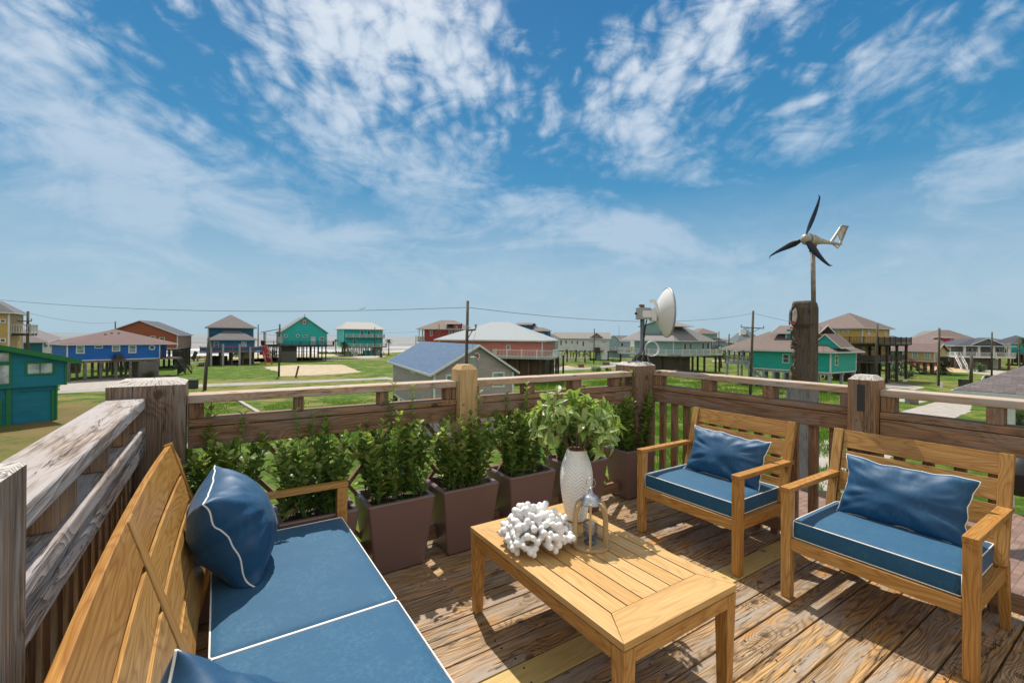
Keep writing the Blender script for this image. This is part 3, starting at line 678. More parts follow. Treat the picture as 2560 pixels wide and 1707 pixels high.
# ================================================================== POTTED HEDGE PLANTS
def leaf(m, p, d, n, ln, wd, fold=.35, curl=.3, tone=None, seg=2):
    """small cupped leaf: centre line from p along d, two halves folded up"""
    d = Vector(d).normalized(); n = Vector(n); n = (n - d * n.dot(d)); n = n.normalized() if n.length > 1e-6 else d.orthogonal().normalized(); sd_ = d.cross(n)
    prof = ((0, 0), (.3, .72), (.65, 1), (1, .25)) if seg == 2 else ((0, 0), (.2, .62), (.5, 1), (.8, .66), (1, .03))
    vs = []; 
    for t, w_ in prof:
        c = Vector(p) + d * (ln * t) - n * (curl * ln * t * t)
        vs += [c - sd_ * (wd * w_ / 2) + n * (fold * wd * w_ / 2), c, c + sd_ * (wd * w_ / 2) + n * (fold * wd * w_ / 2)]
    fs = []
    for k in range(len(prof) - 1):
        a = 3 * k; fs += [(a, a + 1, a + 4, a + 3), (a + 1, a + 2, a + 5, a + 4)]
    m.add(vs, fs, vs, random.random() if tone is None else tone)
def hedge_mesh(seed, hmax, nst=40, rx=.185, ry=.15):
    rs = random.Random(seed); F_ = MB(); St = MB(); z0 = .39
    for k in range(nst):
        x0, y0 = rs.uniform(-rx, rx) * .8, rs.uniform(-ry, ry) * .8; h = hmax * rs.uniform(.62, 1.0) * (1 - .15 * (abs(x0) / rx))
        lx, ly = x0 * .62 + rs.uniform(-.05, .05), y0 * .35 + rs.uniform(-.04, .03); pts = []; n = 9
        for i in range(n + 1):
            t = i / n; sway = .018 * sin(t * 6 + k)
            pts.append(Vector((x0 + lx * t ** 1.4 + sway, y0 + ly * t ** 1.3, z0 + h * (1 - (1 - t) ** 1.08))))
        St.tube(pts, .0032, 5, r1=.0014)
        nn = int(h / .026); az = rs.uniform(0, 6.28)
        for i in range(nn):
            t = (i + 1.2) / (nn + 1); 
            if t < .08: continue
            f = t * n; i0 = min(n - 1, int(f)); p = pts[i0].lerp(pts[i0 + 1], f - i0); az += 1.57 + rs.uniform(-.35, .35)
            sc_ = (1 if t < .85 else .8) * rs.uniform(.8, 1.25)
            for s_ in (0, pi):
                if rs.random() < .06: continue
                a = az + s_; el = rs.uniform(.45, 1.0) + (.35 if t > .9 else 0); d = Vector((cos(a) * cos(el), sin(a) * cos(el), sin(el)))
                up = Vector((-cos(a) * sin(el), -sin(a) * sin(el), cos(el))) + Vector((rs.uniform(-.4, .4), rs.uniform(-.4, .4), 0))
                leaf(F_, p, d, up, .052 * sc_, .034 * sc_, fold=.25, curl=rs.uniform(-.05, .45), tone=min(1, max(0, rs.gauss(.40 + .25 * t, .30))))
        leaf(F_, pts[-1], (0, 0, 1), (1, 0, .2), .022, .011, tone=.7)
    for k in range(3):   # tall straggling shoots
        x0 = rs.uniform(-rx, rx) * .9; h = hmax * rs.uniform(1.05, 1.22); p0 = Vector((x0, rs.uniform(-.05, .05), z0 + hmax * .7)); p1 = Vector((x0 + rs.uniform(-.03, .03), p0.y, z0 + h))
        St.tube([p0, p1], .002, 4)
        for i in range(5):
            p = p0.lerp(p1, .35 + .16 * i); az = i * 1.6
            for s_ in (0, pi): leaf(F_, p, (cos(az + s_) * .6, sin(az + s_) * .6, .8), (0, 0, 1), .040, .026, .5, tone=rs.uniform(.5, .9))
    return F_, St
def pot_mesh():
    m = MB(); tw, td, bw, bd, h = .2125, .178, .158, .135, .44
    def ring(wx, wy, z_, cy, r=.014):
        out = []
        for sx, sy in ((1, 1), (-1, 1), (-1, -1), (1, -1)):
            for k in range(4):
                t0 = {(1, 1): 0, (-1, 1): 90, (-1, -1): 180, (1, -1): 270}[(sx, sy)]; t = rad(t0 + 30 * k)
                out.append((sx * (wx - r) + r * cos(t), cy + sy * (wy - r) + r * sin(t), z_))
        return out
    rings = [ring(bw - .01, bd - .01, .003, 0), ring(bw, bd, .012, 0), ring(tw - .002, td - .002, h - .02, 0), ring(tw, td, h - .008, 0), ring(tw - .006, td - .006, h, 0), ring(tw - .028, td - .028, h, 0), ring(tw - .034, td - .034, h - .008, 0), ring(tw - .05, td - .05, h - .1, 0)]
    vs = [p for r_ in rings for p in r_]; n = 16; fs = [tuple(reversed(range(n)))]
    for k in range(len(rings) - 1):
        for i in range(n): j = (i + 1) % n; fs.append((k * n + i, k * n + j, (k + 1) * n + j, (k + 1) * n + i))
    m.add(vs, fs)
    s_ = MB(); s_.add([(p[0], p[1], h - .055 + random.uniform(-.006, .006)) for p in ring(tw - .036, td - .036, 0, 0)] + [(0, 0, h - .045)], [(i, (i + 1) % 16, 16) for i in range(16)])
    return m, s_
PROT = []
pmesh, smesh = pot_mesh()
for v_ in range(4):
    F_, St = hedge_mesh(11 + v_ * 7, (.59, .55, .61, .54)[v_]); PROT.append((F_, St))
pots = [(-.01, 2.83, 0, 'brown square planter farthest left, its hedge against the sofa corner post'), (.483, 2.83, 1, 'brown planter just behind the end armrest of the sofa'),
        (.953, 2.815, 2, 'brown tapered planter with open soil, first one clear of the sofa'), (1.432, 2.815, 3, 'brown tapered planter in front of the yellow pine post'),
        (1.949, 2.83, 0, 'brown planter left of the white vase with leaning shoots'), (2.52, 2.85, 1, 'brown planter half hidden behind the white vase and its branch'),
        (3.20, 2.86, 2, 'brown planter under the corner post beside the farther armchair')]
meshcache = {}
for i, (a, b, v_, lb) in enumerate(pots):
    r = thing('potted_plant', lb, 'potted plant', (a, b, 0), group='square brown planters with leafy hedge plants')
    flipx = (i % 2 == 1); rt = pi if i in (4, 5, 6) else 0
    if v_ not in meshcache:
        p = pmesh.build('planter', 'planter_brown', r, shift=False, bevel=0); s_ = smesh.build('soil', 'soil', r, shift=False)
        f_ = PROT[v_][0].build('foliage', 'hedge_leaf', r, shift=False, smooth=False); t_ = PROT[v_][1].build('stems', 'stem_green', r, shift=False, smooth=True)
        meshcache[v_] = (p, s_, f_, t_)
    else:
        for src in meshcache[v_]: c = src.copy(); COL.objects.link(c); c.parent = r
    for c in r.children:
        if c.name.startswith(('foliage', 'stems')): c.rotation_euler = (0, 0, rt)
    if i == 6: 
        for c in r.children:
            if c.name.startswith(('planter', 'soil')): c.scale = (.92, .80, 1)

# ================================================================== TABLE TOP THINGS
TZ = .4455
# vase with raised chevrons
vr = thing('vase', 'tall white ceramic vase with raised zigzag ribs holding a leafy branch', 'vase', (1.655, 1.862, TZ))
def vprof(t):
    pts = [(0, .050), (.04, .054), (.2, .068), (.42, .083), (.6, .089), (.75, .083), (.88, .066), (.97, .052), (1, .050)]
    for (a, ra), (b, rb_) in zip(pts, pts[1:]):
        if t <= b: k = (t - a) / (b - a); k = k * k * (3 - 2 * k) if 0 else k; return ra + (rb_ - ra) * k
    return .049
m = MB(); H_ = .385; nz, ns = 240, 192; vs = []; fs = []
for j in range(nz + 1):
    t = j / nz
    for i in range(ns):
        ph = 2 * pi * i / ns; r_ = sum(vprof(min(1, max(0, t + d))) for d in (-.06, -.03, 0, .03, .06)) / 5
        zig = abs(((ph * 8 / (2 * pi)) % 1) - .5) * 2     # 0..1
        q = ((t * H_) / .0185 + zig * 1.5) % 1; rel = max(0, 1 - abs(q - .5) * 3.0) * (1 if .02 < t < .985 else 0)
        r_ += .0046 * rel - .0016; vs.append((1.655 + r_ * cos(ph), 1.862 + r_ * sin(ph), TZ + t * H_))
for j in range(nz):
    for i in range(ns): k = (i + 1) % ns; fs.append((j * ns + i, j * ns + k, (j + 1) * ns + k, (j + 1) * ns + i))
fs.append(tuple(reversed(range(ns)))); m.add(vs, fs); m.build('body', 'porcelain', vr, smooth=True)
m = MB(); m.lathe([(.047, H_ - .003), (.050, H_ - .001), (.0505, H_ + .002), (.048, H_ + .004), (.043, H_ + .002), (.042, H_ - .05), (.038, H_ - .12), (.0, H_ - .13)], (1.655, 1.862, TZ), 48, cap=False); m.build('rim', 'vase_rim', vr, smooth=True)
m = MB(); m.lathe([(.049, 0), (.0535, .001), (.0535, .006), (.049, .007)], (1.655, 1.862, TZ), 48); m.build('foot', 'vase_rim', vr, smooth=True)
br = thing('leafy_branch', 'leafy green cut branches spreading out of the white vase', 'branch', (1.655, 1.862, TZ + .3))
F_ = MB(); St = MB(); rs = random.Random(5)
vm = Vector((1.655, 1.862, TZ + H_))
def branch(pts, r0, leaves=True, dens=.02):
    pts = [Vector(p) for p in pts]; P_ = []
    n = 10
    for k in range(n + 1):   # quadratic/cubic bezier
        t = k / n; q = list(pts)
        while len(q) > 1: q = [a.lerp(b, t) for a, b in zip(q, q[1:])]
        P_.append(q[0])
    St.tube(P_, r0, 6, r1=r0 * .4); return P_
def whorl(p, d, n, ln, droop=.5):
    d = Vector(d).normalized(); e1 = d.orthogonal().normalized(); e2 = d.cross(e1)
    for k in range(n):
        a = 2 * pi * k / n + rs.uniform(-.4, .4); out_ = e1 * cos(a) + e2 * sin(a); dd = (out_ * rs.uniform(.7, 1.1) + d * rs.uniform(.1, .8) + Vector((0, 0, .1))).normalized()
        l_ = ln * rs.uniform(.7, 1.15); leaf(F_, Vector(p) + dd * .006, dd, d + out_ * -.2 + Vector((0, 0, .8)), l_, l_ * rs.uniform(.38, .5), fold=.35, curl=rs.uniform(.2, .7), tone=rs.uniform(.2, 1), seg=4)
base_in = vm + Vector((0, 0, -.14))
def tip(da, db, dz): return vm + Vector((da * .86, db * .86, dz * .92))
tips = [(-.22, .16, .20), (-.17, .06, .27), (-.10, .16, .28), (.00, .02, .29), (.10, .05, .25), (.20, -.02, .21), (.29, -.06, .12), (.17, -.14, .15), (-.27, .06, .13), (.10, -.20, .08), (.04, -.12, .20), (.33, .03, .09)]
for k, (da, db, dz) in enumerate(tips):
    e_ = tip(da, db, dz); P_ = branch([base_in + Vector((rs.uniform(-.01, .01), rs.uniform(-.01, .01), 0)), vm + Vector((da * .12, db * .12, .06)), tip(da * .5, db * .5, dz * 1.05), e_], .0032)
    d = (P_[-1] - P_[-2]).normalized(); whorl(e_, d, 8, .078)
    for q in (5, 6, 7, 8):
        dd = (P_[q] - P_[q - 1]).normalized(); whorl(P_[q], dd, 2, .078)
        # side twig
        if q in (6, 8):
            sd_ = dd.cross(Vector((rs.uniform(-1, 1), rs.uniform(-1, 1), rs.uniform(-.3, 1)))).normalized(); e2 = P_[q] + (sd_ * .6 + dd * .5) * .075
            St.tube([P_[q], e2], .0016, 5, r1=.001); whorl(e2, (e2 - P_[q]), 5, .072)
F_.build('leaves', 'branch_leaf', br); St.build('twigs', 'twig_brown', br, smooth=True)
# lantern
lc = (1.515, 1.60); ln_ = thing('lantern', 'small dome lantern of bent wooden ribs with a metal cap and a candle inside', 'lantern', (*lc, TZ))
def LA(r_, z_, a): return (lc[0] + r_ * cos(a), lc[1] + r_ * sin(a), TZ + z_)
m = MB(); m.lathe([(.0, 0), (.094, 0), (.096, .003), (.096, .011), (.094, .014), (.074, .014), (.072, .012), (.072, .004), (0, .004)], (*lc, TZ), 48, cap=False); m.build('base_ring', 'pale_wood', ln_, bevel=0, smooth=False)
for k in range(6):
    a = 2 * pi * k / 6 + .813; pts = [LA(.083, .014, a), LA(.083, .08, a), LA(.083, .13, a)] + [LA(.041 + .042 * cos(t), .13 + .075 * sin(t), a) for t in [rad(x_) for x_ in (18, 36, 54, 70, 84)]]
    m = MB(); m.sweep(pts, .011, .021, up=(cos(a) + 1e-4, sin(a), 0.001)); m.build('rib', 'pale_wood', ln_, bevel=.001)
m = MB(); m.lathe([(.0, .200), (.050, .198), (.053, .201), (.052, .206), (.045, .213), (.044, .218), (.038, .224), (.037, .230), (.030, .237), (.020, .243), (.013, .252), (.009, .264), (.008, .272), (.004, .276), (0, .277)], (*lc, TZ), 40, cap=False); m.build('metal_cap', 'lantern_metal', ln_, smooth=True)
m = MB(); m.tube([LA(0.022 * cos(t), .298 + .024 * sin(t), 2.4) for t in [2 * pi * k / 28 for k in range(28)]], .0016, 5, True); m.build('hanging_ring', 'lantern_metal', ln_, smooth=True)
m = MB(); m.lathe([(.03, .015), (.03, .019), (.010, .026), (.010, .036), (.034, .046), (.036, .052), (.033, .053), (.0, .047)], (*lc, TZ), 32, cap=False); m.build('candle_cup', 'galv_dark', ln_, smooth=True)
mm, gg, bb = newmat('clear_glass'); bb.inputs['Roughness'].default_value = .04; bb.inputs['Base Color'].default_value = (.3, .3, .31, 1); tn_ = gg.N.new('ShaderNodeBsdfTransparent'); tn_.inputs[0].default_value = (.86, .86, .87, 1); mx_ = gg.N.new('ShaderNodeMixShader'); mx_.inputs[0].default_value = .12; gg.K.new(tn_.outputs[0], mx_.inputs[1]); gg.K.new(bb.outputs[0], mx_.inputs[2]); gg.K.new(mx_.outputs[0], mm.node_tree.nodes['Material Output'].inputs[0])
m = MB(); m.lathe([(.033, .058), (.036, .08), (.034, .112), (.0325, .112), (.0345, .08), (.0315, .06)], (*lc, TZ), 32, cap=False); m.build('glass_cup', 'clear_glass', ln_, smooth=True)
m = MB(); m.lathe([(0, .05), (.019, .05), (.0195, .104), (.018, .106), (.012, .104), (0, .103)], (*lc, TZ), 24, cap=False); m.tube([LA(0, .1, 0), LA(.001, .112, 0)], .0009, 5); m.build('candle', 'wax', ln_, smooth=True)
m = MB()
for a in (.3, .3 + pi): m.tube([LA(.034, .08, a), LA(.02, .14, a), LA(0, .2, a)], .0008, 5)
m.build('cup_wire', 'dark_box', ln_)
# coral
m = MB(); rs = random.Random(21); cc_ = Vector((1.285, 1.735, TZ + .035))
def ball(c, r_, k=6):
    vs = []; fs = []
    for i in range(k + 1):
        for j in range(2 * k): th_ = pi * i / k; ph = pi * j / k; vs.append((c[0] + r_ * sin(th_) * cos(ph), c[1] + r_ * sin(th_) * sin(ph), c[2] + r_ * cos(th_)))
    for i in range(k):
        for j in range(2 * k): jj = (j + 1) % (2 * k); fs.append((i * 2 * k + j, (i + 1) * 2 * k + j, (i + 1) * 2 * k + jj, i * 2 * k + jj))
    m.add(vs, fs)
def finger(p, q, r0, r1):
    ds = max(3, int((q - p).length / .007))
    for k in range(ds + 1): t = k / ds; ball(p.lerp(q, t), r0 + (r1 - r0) * t, 5)
ga = pi * (3 - 5 ** .5); N_ = 62
for k in range(N_):
    t = (k + .5) / N_; z_ = 1 - t * 1.02; rr_ = (1 - z_ * z_) ** .5 if abs(z_) < 1 else 0; a = k * ga
    d = Vector((cos(a) * rr_, sin(a) * rr_, z_ * .92)); L_ = rs.uniform(.135, .185) * (1 if z_ > .2 else 1.06)
    if z_ < .12: d.z = rs.uniform(.0, .14)
    tp = cc_ + Vector((d.x, d.y, d.z)) * L_
    mid = cc_ + d * (L_ * .62)
    finger(cc_ + d * .02, mid, .005, .009); finger(mid, tp, .0125, .0172)
    e1 = d.orthogonal().normalized(); e2 = d.cross(e1).normalized(); an = rs.uniform(0, 6.28)
    for s_ in ((0, 2.6) if rs.random() < .8 else (0,)):
        o_ = e1 * cos(an + s_) + e2 * sin(an + s_); q = mid.lerp(tp, .45); finger(q, q + (o_ * .75 + d * .6) * rs.uniform(.026, .040), .0125, .0145)
for v_ in m.v: v_.z = max(v_.z, TZ + .002)
co = m.build('coral_ornament', 'coral_white', yaw=YAW, org=tuple(cc_), smooth=True); tag(co, 'bushy white coral ornament on the far left corner of the table', 'ornament')
rm = co.modifiers.new('remesh', 'REMESH'); rm.mode = 'VOXEL'; rm.voxel_size = .003; rm.use_smooth_shade = True
sm = co.modifiers.new('smooth', 'SMOOTH'); sm.factor = .5; sm.iterations = 5

# ================================================================== THE NEIGHBOURHOOD
KD = .875
def hor(px): return CY + ROLL * (px - CX)
def ray(px, py):
    dx, dy = px - CX, py - CY
    return (dx + dy * ROLL) / F, -(dy - dx * ROLL) / F
def C(n, x, y):
    ox, oy, s_ = {1: (0, 740, 4.6125), 2: (440, 740, 4.9), 3: (840, 720, 4.9), 4: (1040, 700, 4.9), 5: (1360, 700, 4.9), 6: (1780, 720, 5.6), 7: (2080, 740, 4.6125)}[n]
    return (ox + x / s_, oy + y / s_)
def atd(px, Y, py=None):
    a, b = ray(px, CY if py is None else py); return Vector((a * Y, Y, EYE + b * Y))
def zof(px, py, Y): return ray(px, py)[1] * Y + EYE - GZ          # height above ground
def gp(px, py, dz=0):
    a, b = ray(px, py); Y = (GZ + dz - EYE) / b; return Vector((a * Y, Y, GZ + dz))
class House:
    def __init__(s, name, label, cat, A, B, d=None, dpx=None, group=None):
        s.P = atd(A[0], A[1] * KD); s.Q = atd(B[0], B[1] * KD); s.P.z = s.Q.z = GZ
        u_ = s.Q - s.P; s.W = u_.length; s.u = u_.normalized(); s.n = Vector((-s.u.y, s.u.x, 0))
        if dpx:      # depth so that the right end wall stops at that direction
            k = (dpx - CX) / F; dd = (k * s.Q.y - s.Q.x) / (s.n.x - k * s.n.y); d = abs(dd)
        s.d = d; s.r = thing(name, label, cat, (0, 0, 0), 0, group); s.r.location = s.P; s.r.rotation_euler = (0, 0, math.atan2(s.u.y, s.u.x)); s.m = None
    def b(s, mb, name, mat, parent=None, **k): return mb.build(name, mat, parent or s.r, shift=False, **k)
    def box(s, name, mat, *c, parent=None): m = MB(); m.box(*c); return s.b(m, name, mat, parent)
    def wp(s, px, py, side='f', off=0):
        """point on the front wall plane (n=off) or right end wall (s=W) seen at a pixel -> (along, z)"""
        a, b = ray(px, py); cx, cy = -s.P.x, -s.P.y
        du = a * s.u.x + s.u.y; dn = a * s.n.x + s.n.y; ou = cx * s.u.x + cy * s.u.y; on = cx * s.n.x + cy * s.n.y
        if side == 'f': Y = (off - on) / dn; return (ou + du * Y, EYE + b * Y - GZ)
        Y = ((s.W if side == 'r' else 0) - ou) / du; return (on + dn * Y, EYE + b * Y - GZ)
    def win(s, c, r4, side='f', frame='white_trim', glass='dark_glass', fw=.1, round_=False, name='window', off=0, bars=0, vb=0):
        x0, y0 = s.wp(*C(c, r4[0], r4[1]), side, off); x1, y1 = s.wp(*C(c, r4[2], r4[3]), side, off)
        x0, x1 = sorted((x0, x1)); y1, y0 = sorted((y0, y1)); y1, y0 = y0, y1   # y0<y1 after next line
        y0, y1 = min(y0, y1), max(y0, y1)
        def put(m, a0, a1, z0, z1, t0, t1):
            if side == 'f': m.box(a0, a1, off - t1, off - t0, z0, z1)
            elif side == 'r': m.box(s.W + t0, s.W + t1, a0, a1, z0, z1)
            else: m.box(-t1, -t0, a0, a1, z0, z1)
        m = MB(); gm = MB()
        if round_:
            cx, cz, R = (x0 + x1) / 2, (y0 + y1) / 2, (y1 - y0) / 2; M = Matrix(((1, 0, 0), (0, 0, -1), (0, 1, 0))) if side == 'f' else Matrix(((0, 0, 1), (0, 1, 0), (1, 0, 0)))
            c3 = (cx, off - .0, cz) if side == 'f' else (s.W, cx, cz)
            m.lathe([(R * .68, .01), (R * .68, .06), (R, .06), (R, .0)], c3, 20, M, cap=False); gm.lathe([(R * .7, .01), (R * .7, .03)], c3, 20, M)
        else:
            put(m, x0, x1, y1 - fw, y1, .0, .06); put(m, x0, x1, y0, y0 + fw, .0, .06); put(m, x0, x0 + fw, y0 + fw, y1 - fw, .0, .06); put(m, x1 - fw, x1, y0 + fw, y1 - fw, .0, .06)
            for k in range(bars): zz = y0 + (y1 - y0) * (k + 1) / (bars + 1); put(m, x0 + fw, x1 - fw, zz - .03, zz + .03, .02, .055)
            for k in range(vb): xx = x0 + (x1 - x0) * (k + 1) / (vb + 1); put(m, xx - .03, xx + .03, y0 + fw, y1 - fw, .02, .054)
            put(gm, x0 + fw, x1 - fw, y0 + fw, y1 - fw, .005, .022)
        f_ = s.b(m, name, frame); s.b(gm, 'pane' if name == 'window' else 'panel', glass, f_); return f_
    def walls(s, z0, z1, mat, x0=0, x1=None, y0=0, y1=None, trim='white_trim', name='wall'):
        x1 = s.W if x1 is None else x1; y1 = s.d if y1 is None else y1
        s.box(name, mat, x0, x1, y0, y1, z0, z1)
        if trim:
            m = MB(); t = .09
            for xx, yy in ((x0, y0), (x1, y0), (x1, y1), (x0, y1)): m.box(xx - t if xx == x0 else xx - .06, xx + .06 if xx == x0 else xx + t, yy - t if yy == y0 else yy - .06, yy + .06 if yy == y0 else yy + t, z0, z1 - .01)
            m.box(x0 - .05, x1 + .05, y0 - .05, y1 + .05, z0 - .14, z0 + .005)
            s.b(m, 'corner_trim', trim)
    def roof(s, kind, ze, zr, mat, over=.45, x0=0, x1=None, y0=0, y1=None, fascia='white_trim', rl=None, gable=None, rx=.5, ry=.5, th=.16, gmat=None, wallz=None):
        x1 = s.W if x1 is None else x1; y1 = s.d if y1 is None else y1; X0, X1, Y0, Y1 = x0 - over, x1 + over, y0 - over, y1 + over
        m = MB(); t = ze + th
        def face(pts):
            pts = [Vector(p) for p in pts]; e_ = (pts[1] - pts[0]).normalized(); nn = (pts[1] - pts[0]).cross(pts[2] - pts[1]).normalized(); up = nn.cross(e_)
            m.quad(pts, [Vector(((p - pts[0]).dot(e_) + pts[0].x + pts[0].y, (p - pts[0]).dot(up), 0)) for p in pts])
        if kind == 'hip':
            lx, ly = X1 - X0, Y1 - Y0
            if rl is None: rl = max(0, lx - ly) if lx >= ly else max(0, ly - lx)
            if lx >= ly: c0 = (X0 + X1) / 2 + (rx - .5) * lx; cy = (Y0 + Y1) / 2; R0, R1 = (c0 - rl / 2, cy, zr), (c0 + rl / 2, cy, zr)
            else: cx = (X0 + X1) / 2; R0, R1 = (cx, (Y0 + Y1) / 2 - rl / 2, zr), (cx, (Y0 + Y1) / 2 + rl / 2, zr)
            a, b, c, d = (X0, Y0, t), (X1, Y0, t), (X1, Y1, t), (X0, Y1, t)
            if lx >= ly: face([a, b, R1, R0]); face([b, c, R1]); face([c, d, R0, R1]); face([d, a, R0])
            else: face([a, b, R0]); face([b, c, R1, R0]); face([c, d, R1]); face([d, a, R0, R1])
            m.quad([(X0, Y0, ze), (X0, Y1, ze), (X1, Y1, ze), (X1, Y0, ze)])
            rf = s.b(m, 'roof', mat); fm = MB(); q = .05
            fm.box(X0 - q, X1 + q, Y0 - q, Y0, ze - .02, t - .02); fm.box(X0 - q, X1 + q, Y1, Y1 + q, ze - .02, t - .02); fm.box(X0 - q, X0, Y0, Y1, ze - .02, t - .02); fm.box(X1, X1 + q, Y0, Y1, ze - .02, t - .02)
            s.b(fm, 'fascia', fascia, rf); return rf
        # gable: ridge along x ('gx') or along y ('gy'); built as two slabs
        fm = MB()
        if kind == 'gx':
            yc = Y0 + (Y1 - Y0) * ry
            for ya, yb in ((Y0, yc), (Y1, yc)):
                f4 = [(X0, ya, t), (X1, ya, t), (X1, yb, zr), (X0, yb, zr)]
                if ya > yb: f4 = [(X1, ya, t), (X0, ya, t), (X0, yb, zr), (X1, yb, zr)]
                face(f4); m.quad([(p[0], p[1], p[2] - th) for p in reversed(f4)])
                for xx, o_ in ((X0, -.04), (X1, .04)):
                    fm.prism([(ya, t - th), (ya, t + .01), (yb, zr + .01), (yb, zr - th)], min(xx, xx + o_), max(xx, xx + o_), 0)
                fm.box(X0, X1, min(ya, ya - .04 if ya < yb else ya + .04), max(ya, ya - .04 if ya < yb else ya + .04), t - th, t)
            k = over / max(.01, (yc - Y0)) * (zr - t)
            for xx in (x0, x1):
                wm = MB(); wm.prism([(y0, wallz or ze), (y0, t - th + k), (yc, zr - th), (y1, t - th + k), (y1, wallz or ze)], xx - .002 if xx == x0 else xx - .1, xx + .1 if xx == x0 else xx + .002, 0)
                if gmat: s.b(wm, 'gable_wall', gmat)
        else:
            xc = X0 + (X1 - X0) * rx
            for xa, xb in ((X0, xc), (X1, xc)):
                f4 = [(xa, Y1, t), (xa, Y0, t), (xb, Y0, zr), (xb, Y1, zr)] if xa < xb else [(xa, Y0, t), (xa, Y1, t), (xb, Y1, zr), (xb, Y0, zr)]
                face(f4); m.quad([(p[0], p[1], p[2] - th) for p in reversed(f4)])
                for yy, o_ in ((Y0, -.04), (Y1, .04)):
                    fm.prism([(t - th, xa), (t + .01, xa), (zr + .01, xb), (zr - th, xb)], min(yy, yy + o_), max(yy, yy + o_), 1)
                fm.box(min(xa, xa - .04 if xa < xb else xa + .04), max(xa, xa - .04 if xa < xb else xa + .04), Y0, Y1, t - th, t)
            k = over / max(.01, (xc - X0)) * (zr - t)
            for yy in (y0, y1):
                wm = MB(); wm.prism([(wallz or ze, x0), (t - th + k, x0), (zr - th, xc), (t - th + k, x1), (wallz or ze, x1)], yy - .002 if yy == y0 else yy - .1, yy + .1 if yy == y0 else yy + .002, 1)
                if gmat: s.b(wm, 'gable_wall', gmat)
        rf = s.b(m, 'roof', mat); s.b(fm, 'fascia', fascia, rf)
        return rf
    def stilts(s, z1, nx, ny, mat='dark_timber', w=.3, x0=.2, x1=None, y0=.2, y1=None, beam=True):
        x1 = s.W - .2 if x1 is None else x1; y1 = s.d - .2 if y1 is None else y1
        for i in range(nx):
            for j in range(ny):
                x = x0 + (x1 - x0) * i / max(1, nx - 1); y = y0 + (y1 - y0) * j / max(1, ny - 1)
                s.box('stilt', mat, x - w / 2, x + w / 2, y - w / 2, y + w / 2, -.3, z1 - .16)
        if beam:
            m = MB()
            for j in range(ny): y = y0 + (y1 - y0) * j / max(1, ny - 1); m.box(x0 - .3, x1 + .3, y - .08, y + .08, z1 - .45, z1 - .15)
            s.b(m, 'floor_beams', mat)
    def deck(s, x0, x1, y0, y1, z, mat='grey_timber', rail='white_trim', rh=1.05, sides='flr', post=2.2, pick=.22, edge=None, pk=None, solid=None):
        m = MB(); m.box(x0, x1, y0, y1, z - .28, z); d_ = s.b(m, 'deck_platform', edge or mat)
        m = MB(); p_ = MB()
        seg = []
        if 'f' in sides: seg.append(((x0, y0), (x1, y0)))
        if 'r' in sides: seg.append(((x1, y0), (x1, y1)))
        if 'l' in sides: seg.append(((x0, y0), (x0, y1)))
        if 'b' in sides: seg.append(((x0, y1), (x1, y1)))
        for a, b in seg:
            a = Vector((*a, 0)); b = Vector((*b, 0)); le = (b - a).length; n = max(1, round(le / post))
            m.beam(a + Vector((0, 0, z + rh)), b + Vector((0, 0, z + rh)), .12, .07); m.beam(a + Vector((0, 0, z + .12)), b + Vector((0, 0, z + .12)), .06, .08)
            for k in range(n + 1): q = a.lerp(b, k / n); m.box(q.x - .07, q.x + .07, q.y - .07, q.y + .07, z - .2, z + rh + .12)
            n = int(le / pick)
            if solid: p_.beam(a + Vector((0, 0, z + rh * .52)), b + Vector((0, 0, z + rh * .52)), .03, rh * .8)
            else:
                for k in range(1, n): q = a.lerp(b, k / n); p_.box(q.x - .022, q.x + .022, q.y - .022, q.y + .022, z + .15, z + rh - .03, ax=2)
        r_ = s.b(m, 'railing', rail); s.b(p_, 'pickets', pk or rail, r_); return r_
    def stairs(s, p0, p1, w=1.1, mat='white_trim', n=12, rail=True):
        """p0 top, p1 foot (local)"""
        p0, p1 = Vector(p0), Vector(p1); d = Vector((p1.x - p0.x, p1.y - p0.y, 0)).normalized(); sd_ = Vector((-d.y, d.x, 0)); m = MB()
        for sg in (-1, 1):
            m.beam(p0 + sd_ * sg * w / 2, p1 + sd_ * sg * w / 2, .06, .28)
            if rail:
                m.beam(p0 + sd_ * sg * w / 2 + Vector((0, 0, 1)), p1 + sd_ * sg * w / 2 + Vector((0, 0, 1)), .08, .08)
                for k in range(5): q = p0.lerp(p1, k / 4) + sd_ * sg * w / 2; m.box(q.x - .05, q.x + .05, q.y - .05, q.y + .05, q.z, q.z + 1)
        for k in range(1, n): q = p0.lerp(p1, k / n); m.beam(q - sd_ * w / 2, q + sd_ * w / 2, .28, .04)
        return s.b(m, 'stairs', mat)
    def vents(s, pts, mat='galv'):
        for (x, y, z) in pts: m = MB(); m.tube([(x, y, z - .3), (x, y, z + .35)], .08, 8); m.tube([(x, y, z + .35), (x, y, z + .45)], .16, 8); s.b(m, 'roof_vent', mat)
    def zz(s, c, x, y, Y): px, py = C(c, x, y); return zof(px, py, Y * KD)
HG = 'beach houses on stilts'
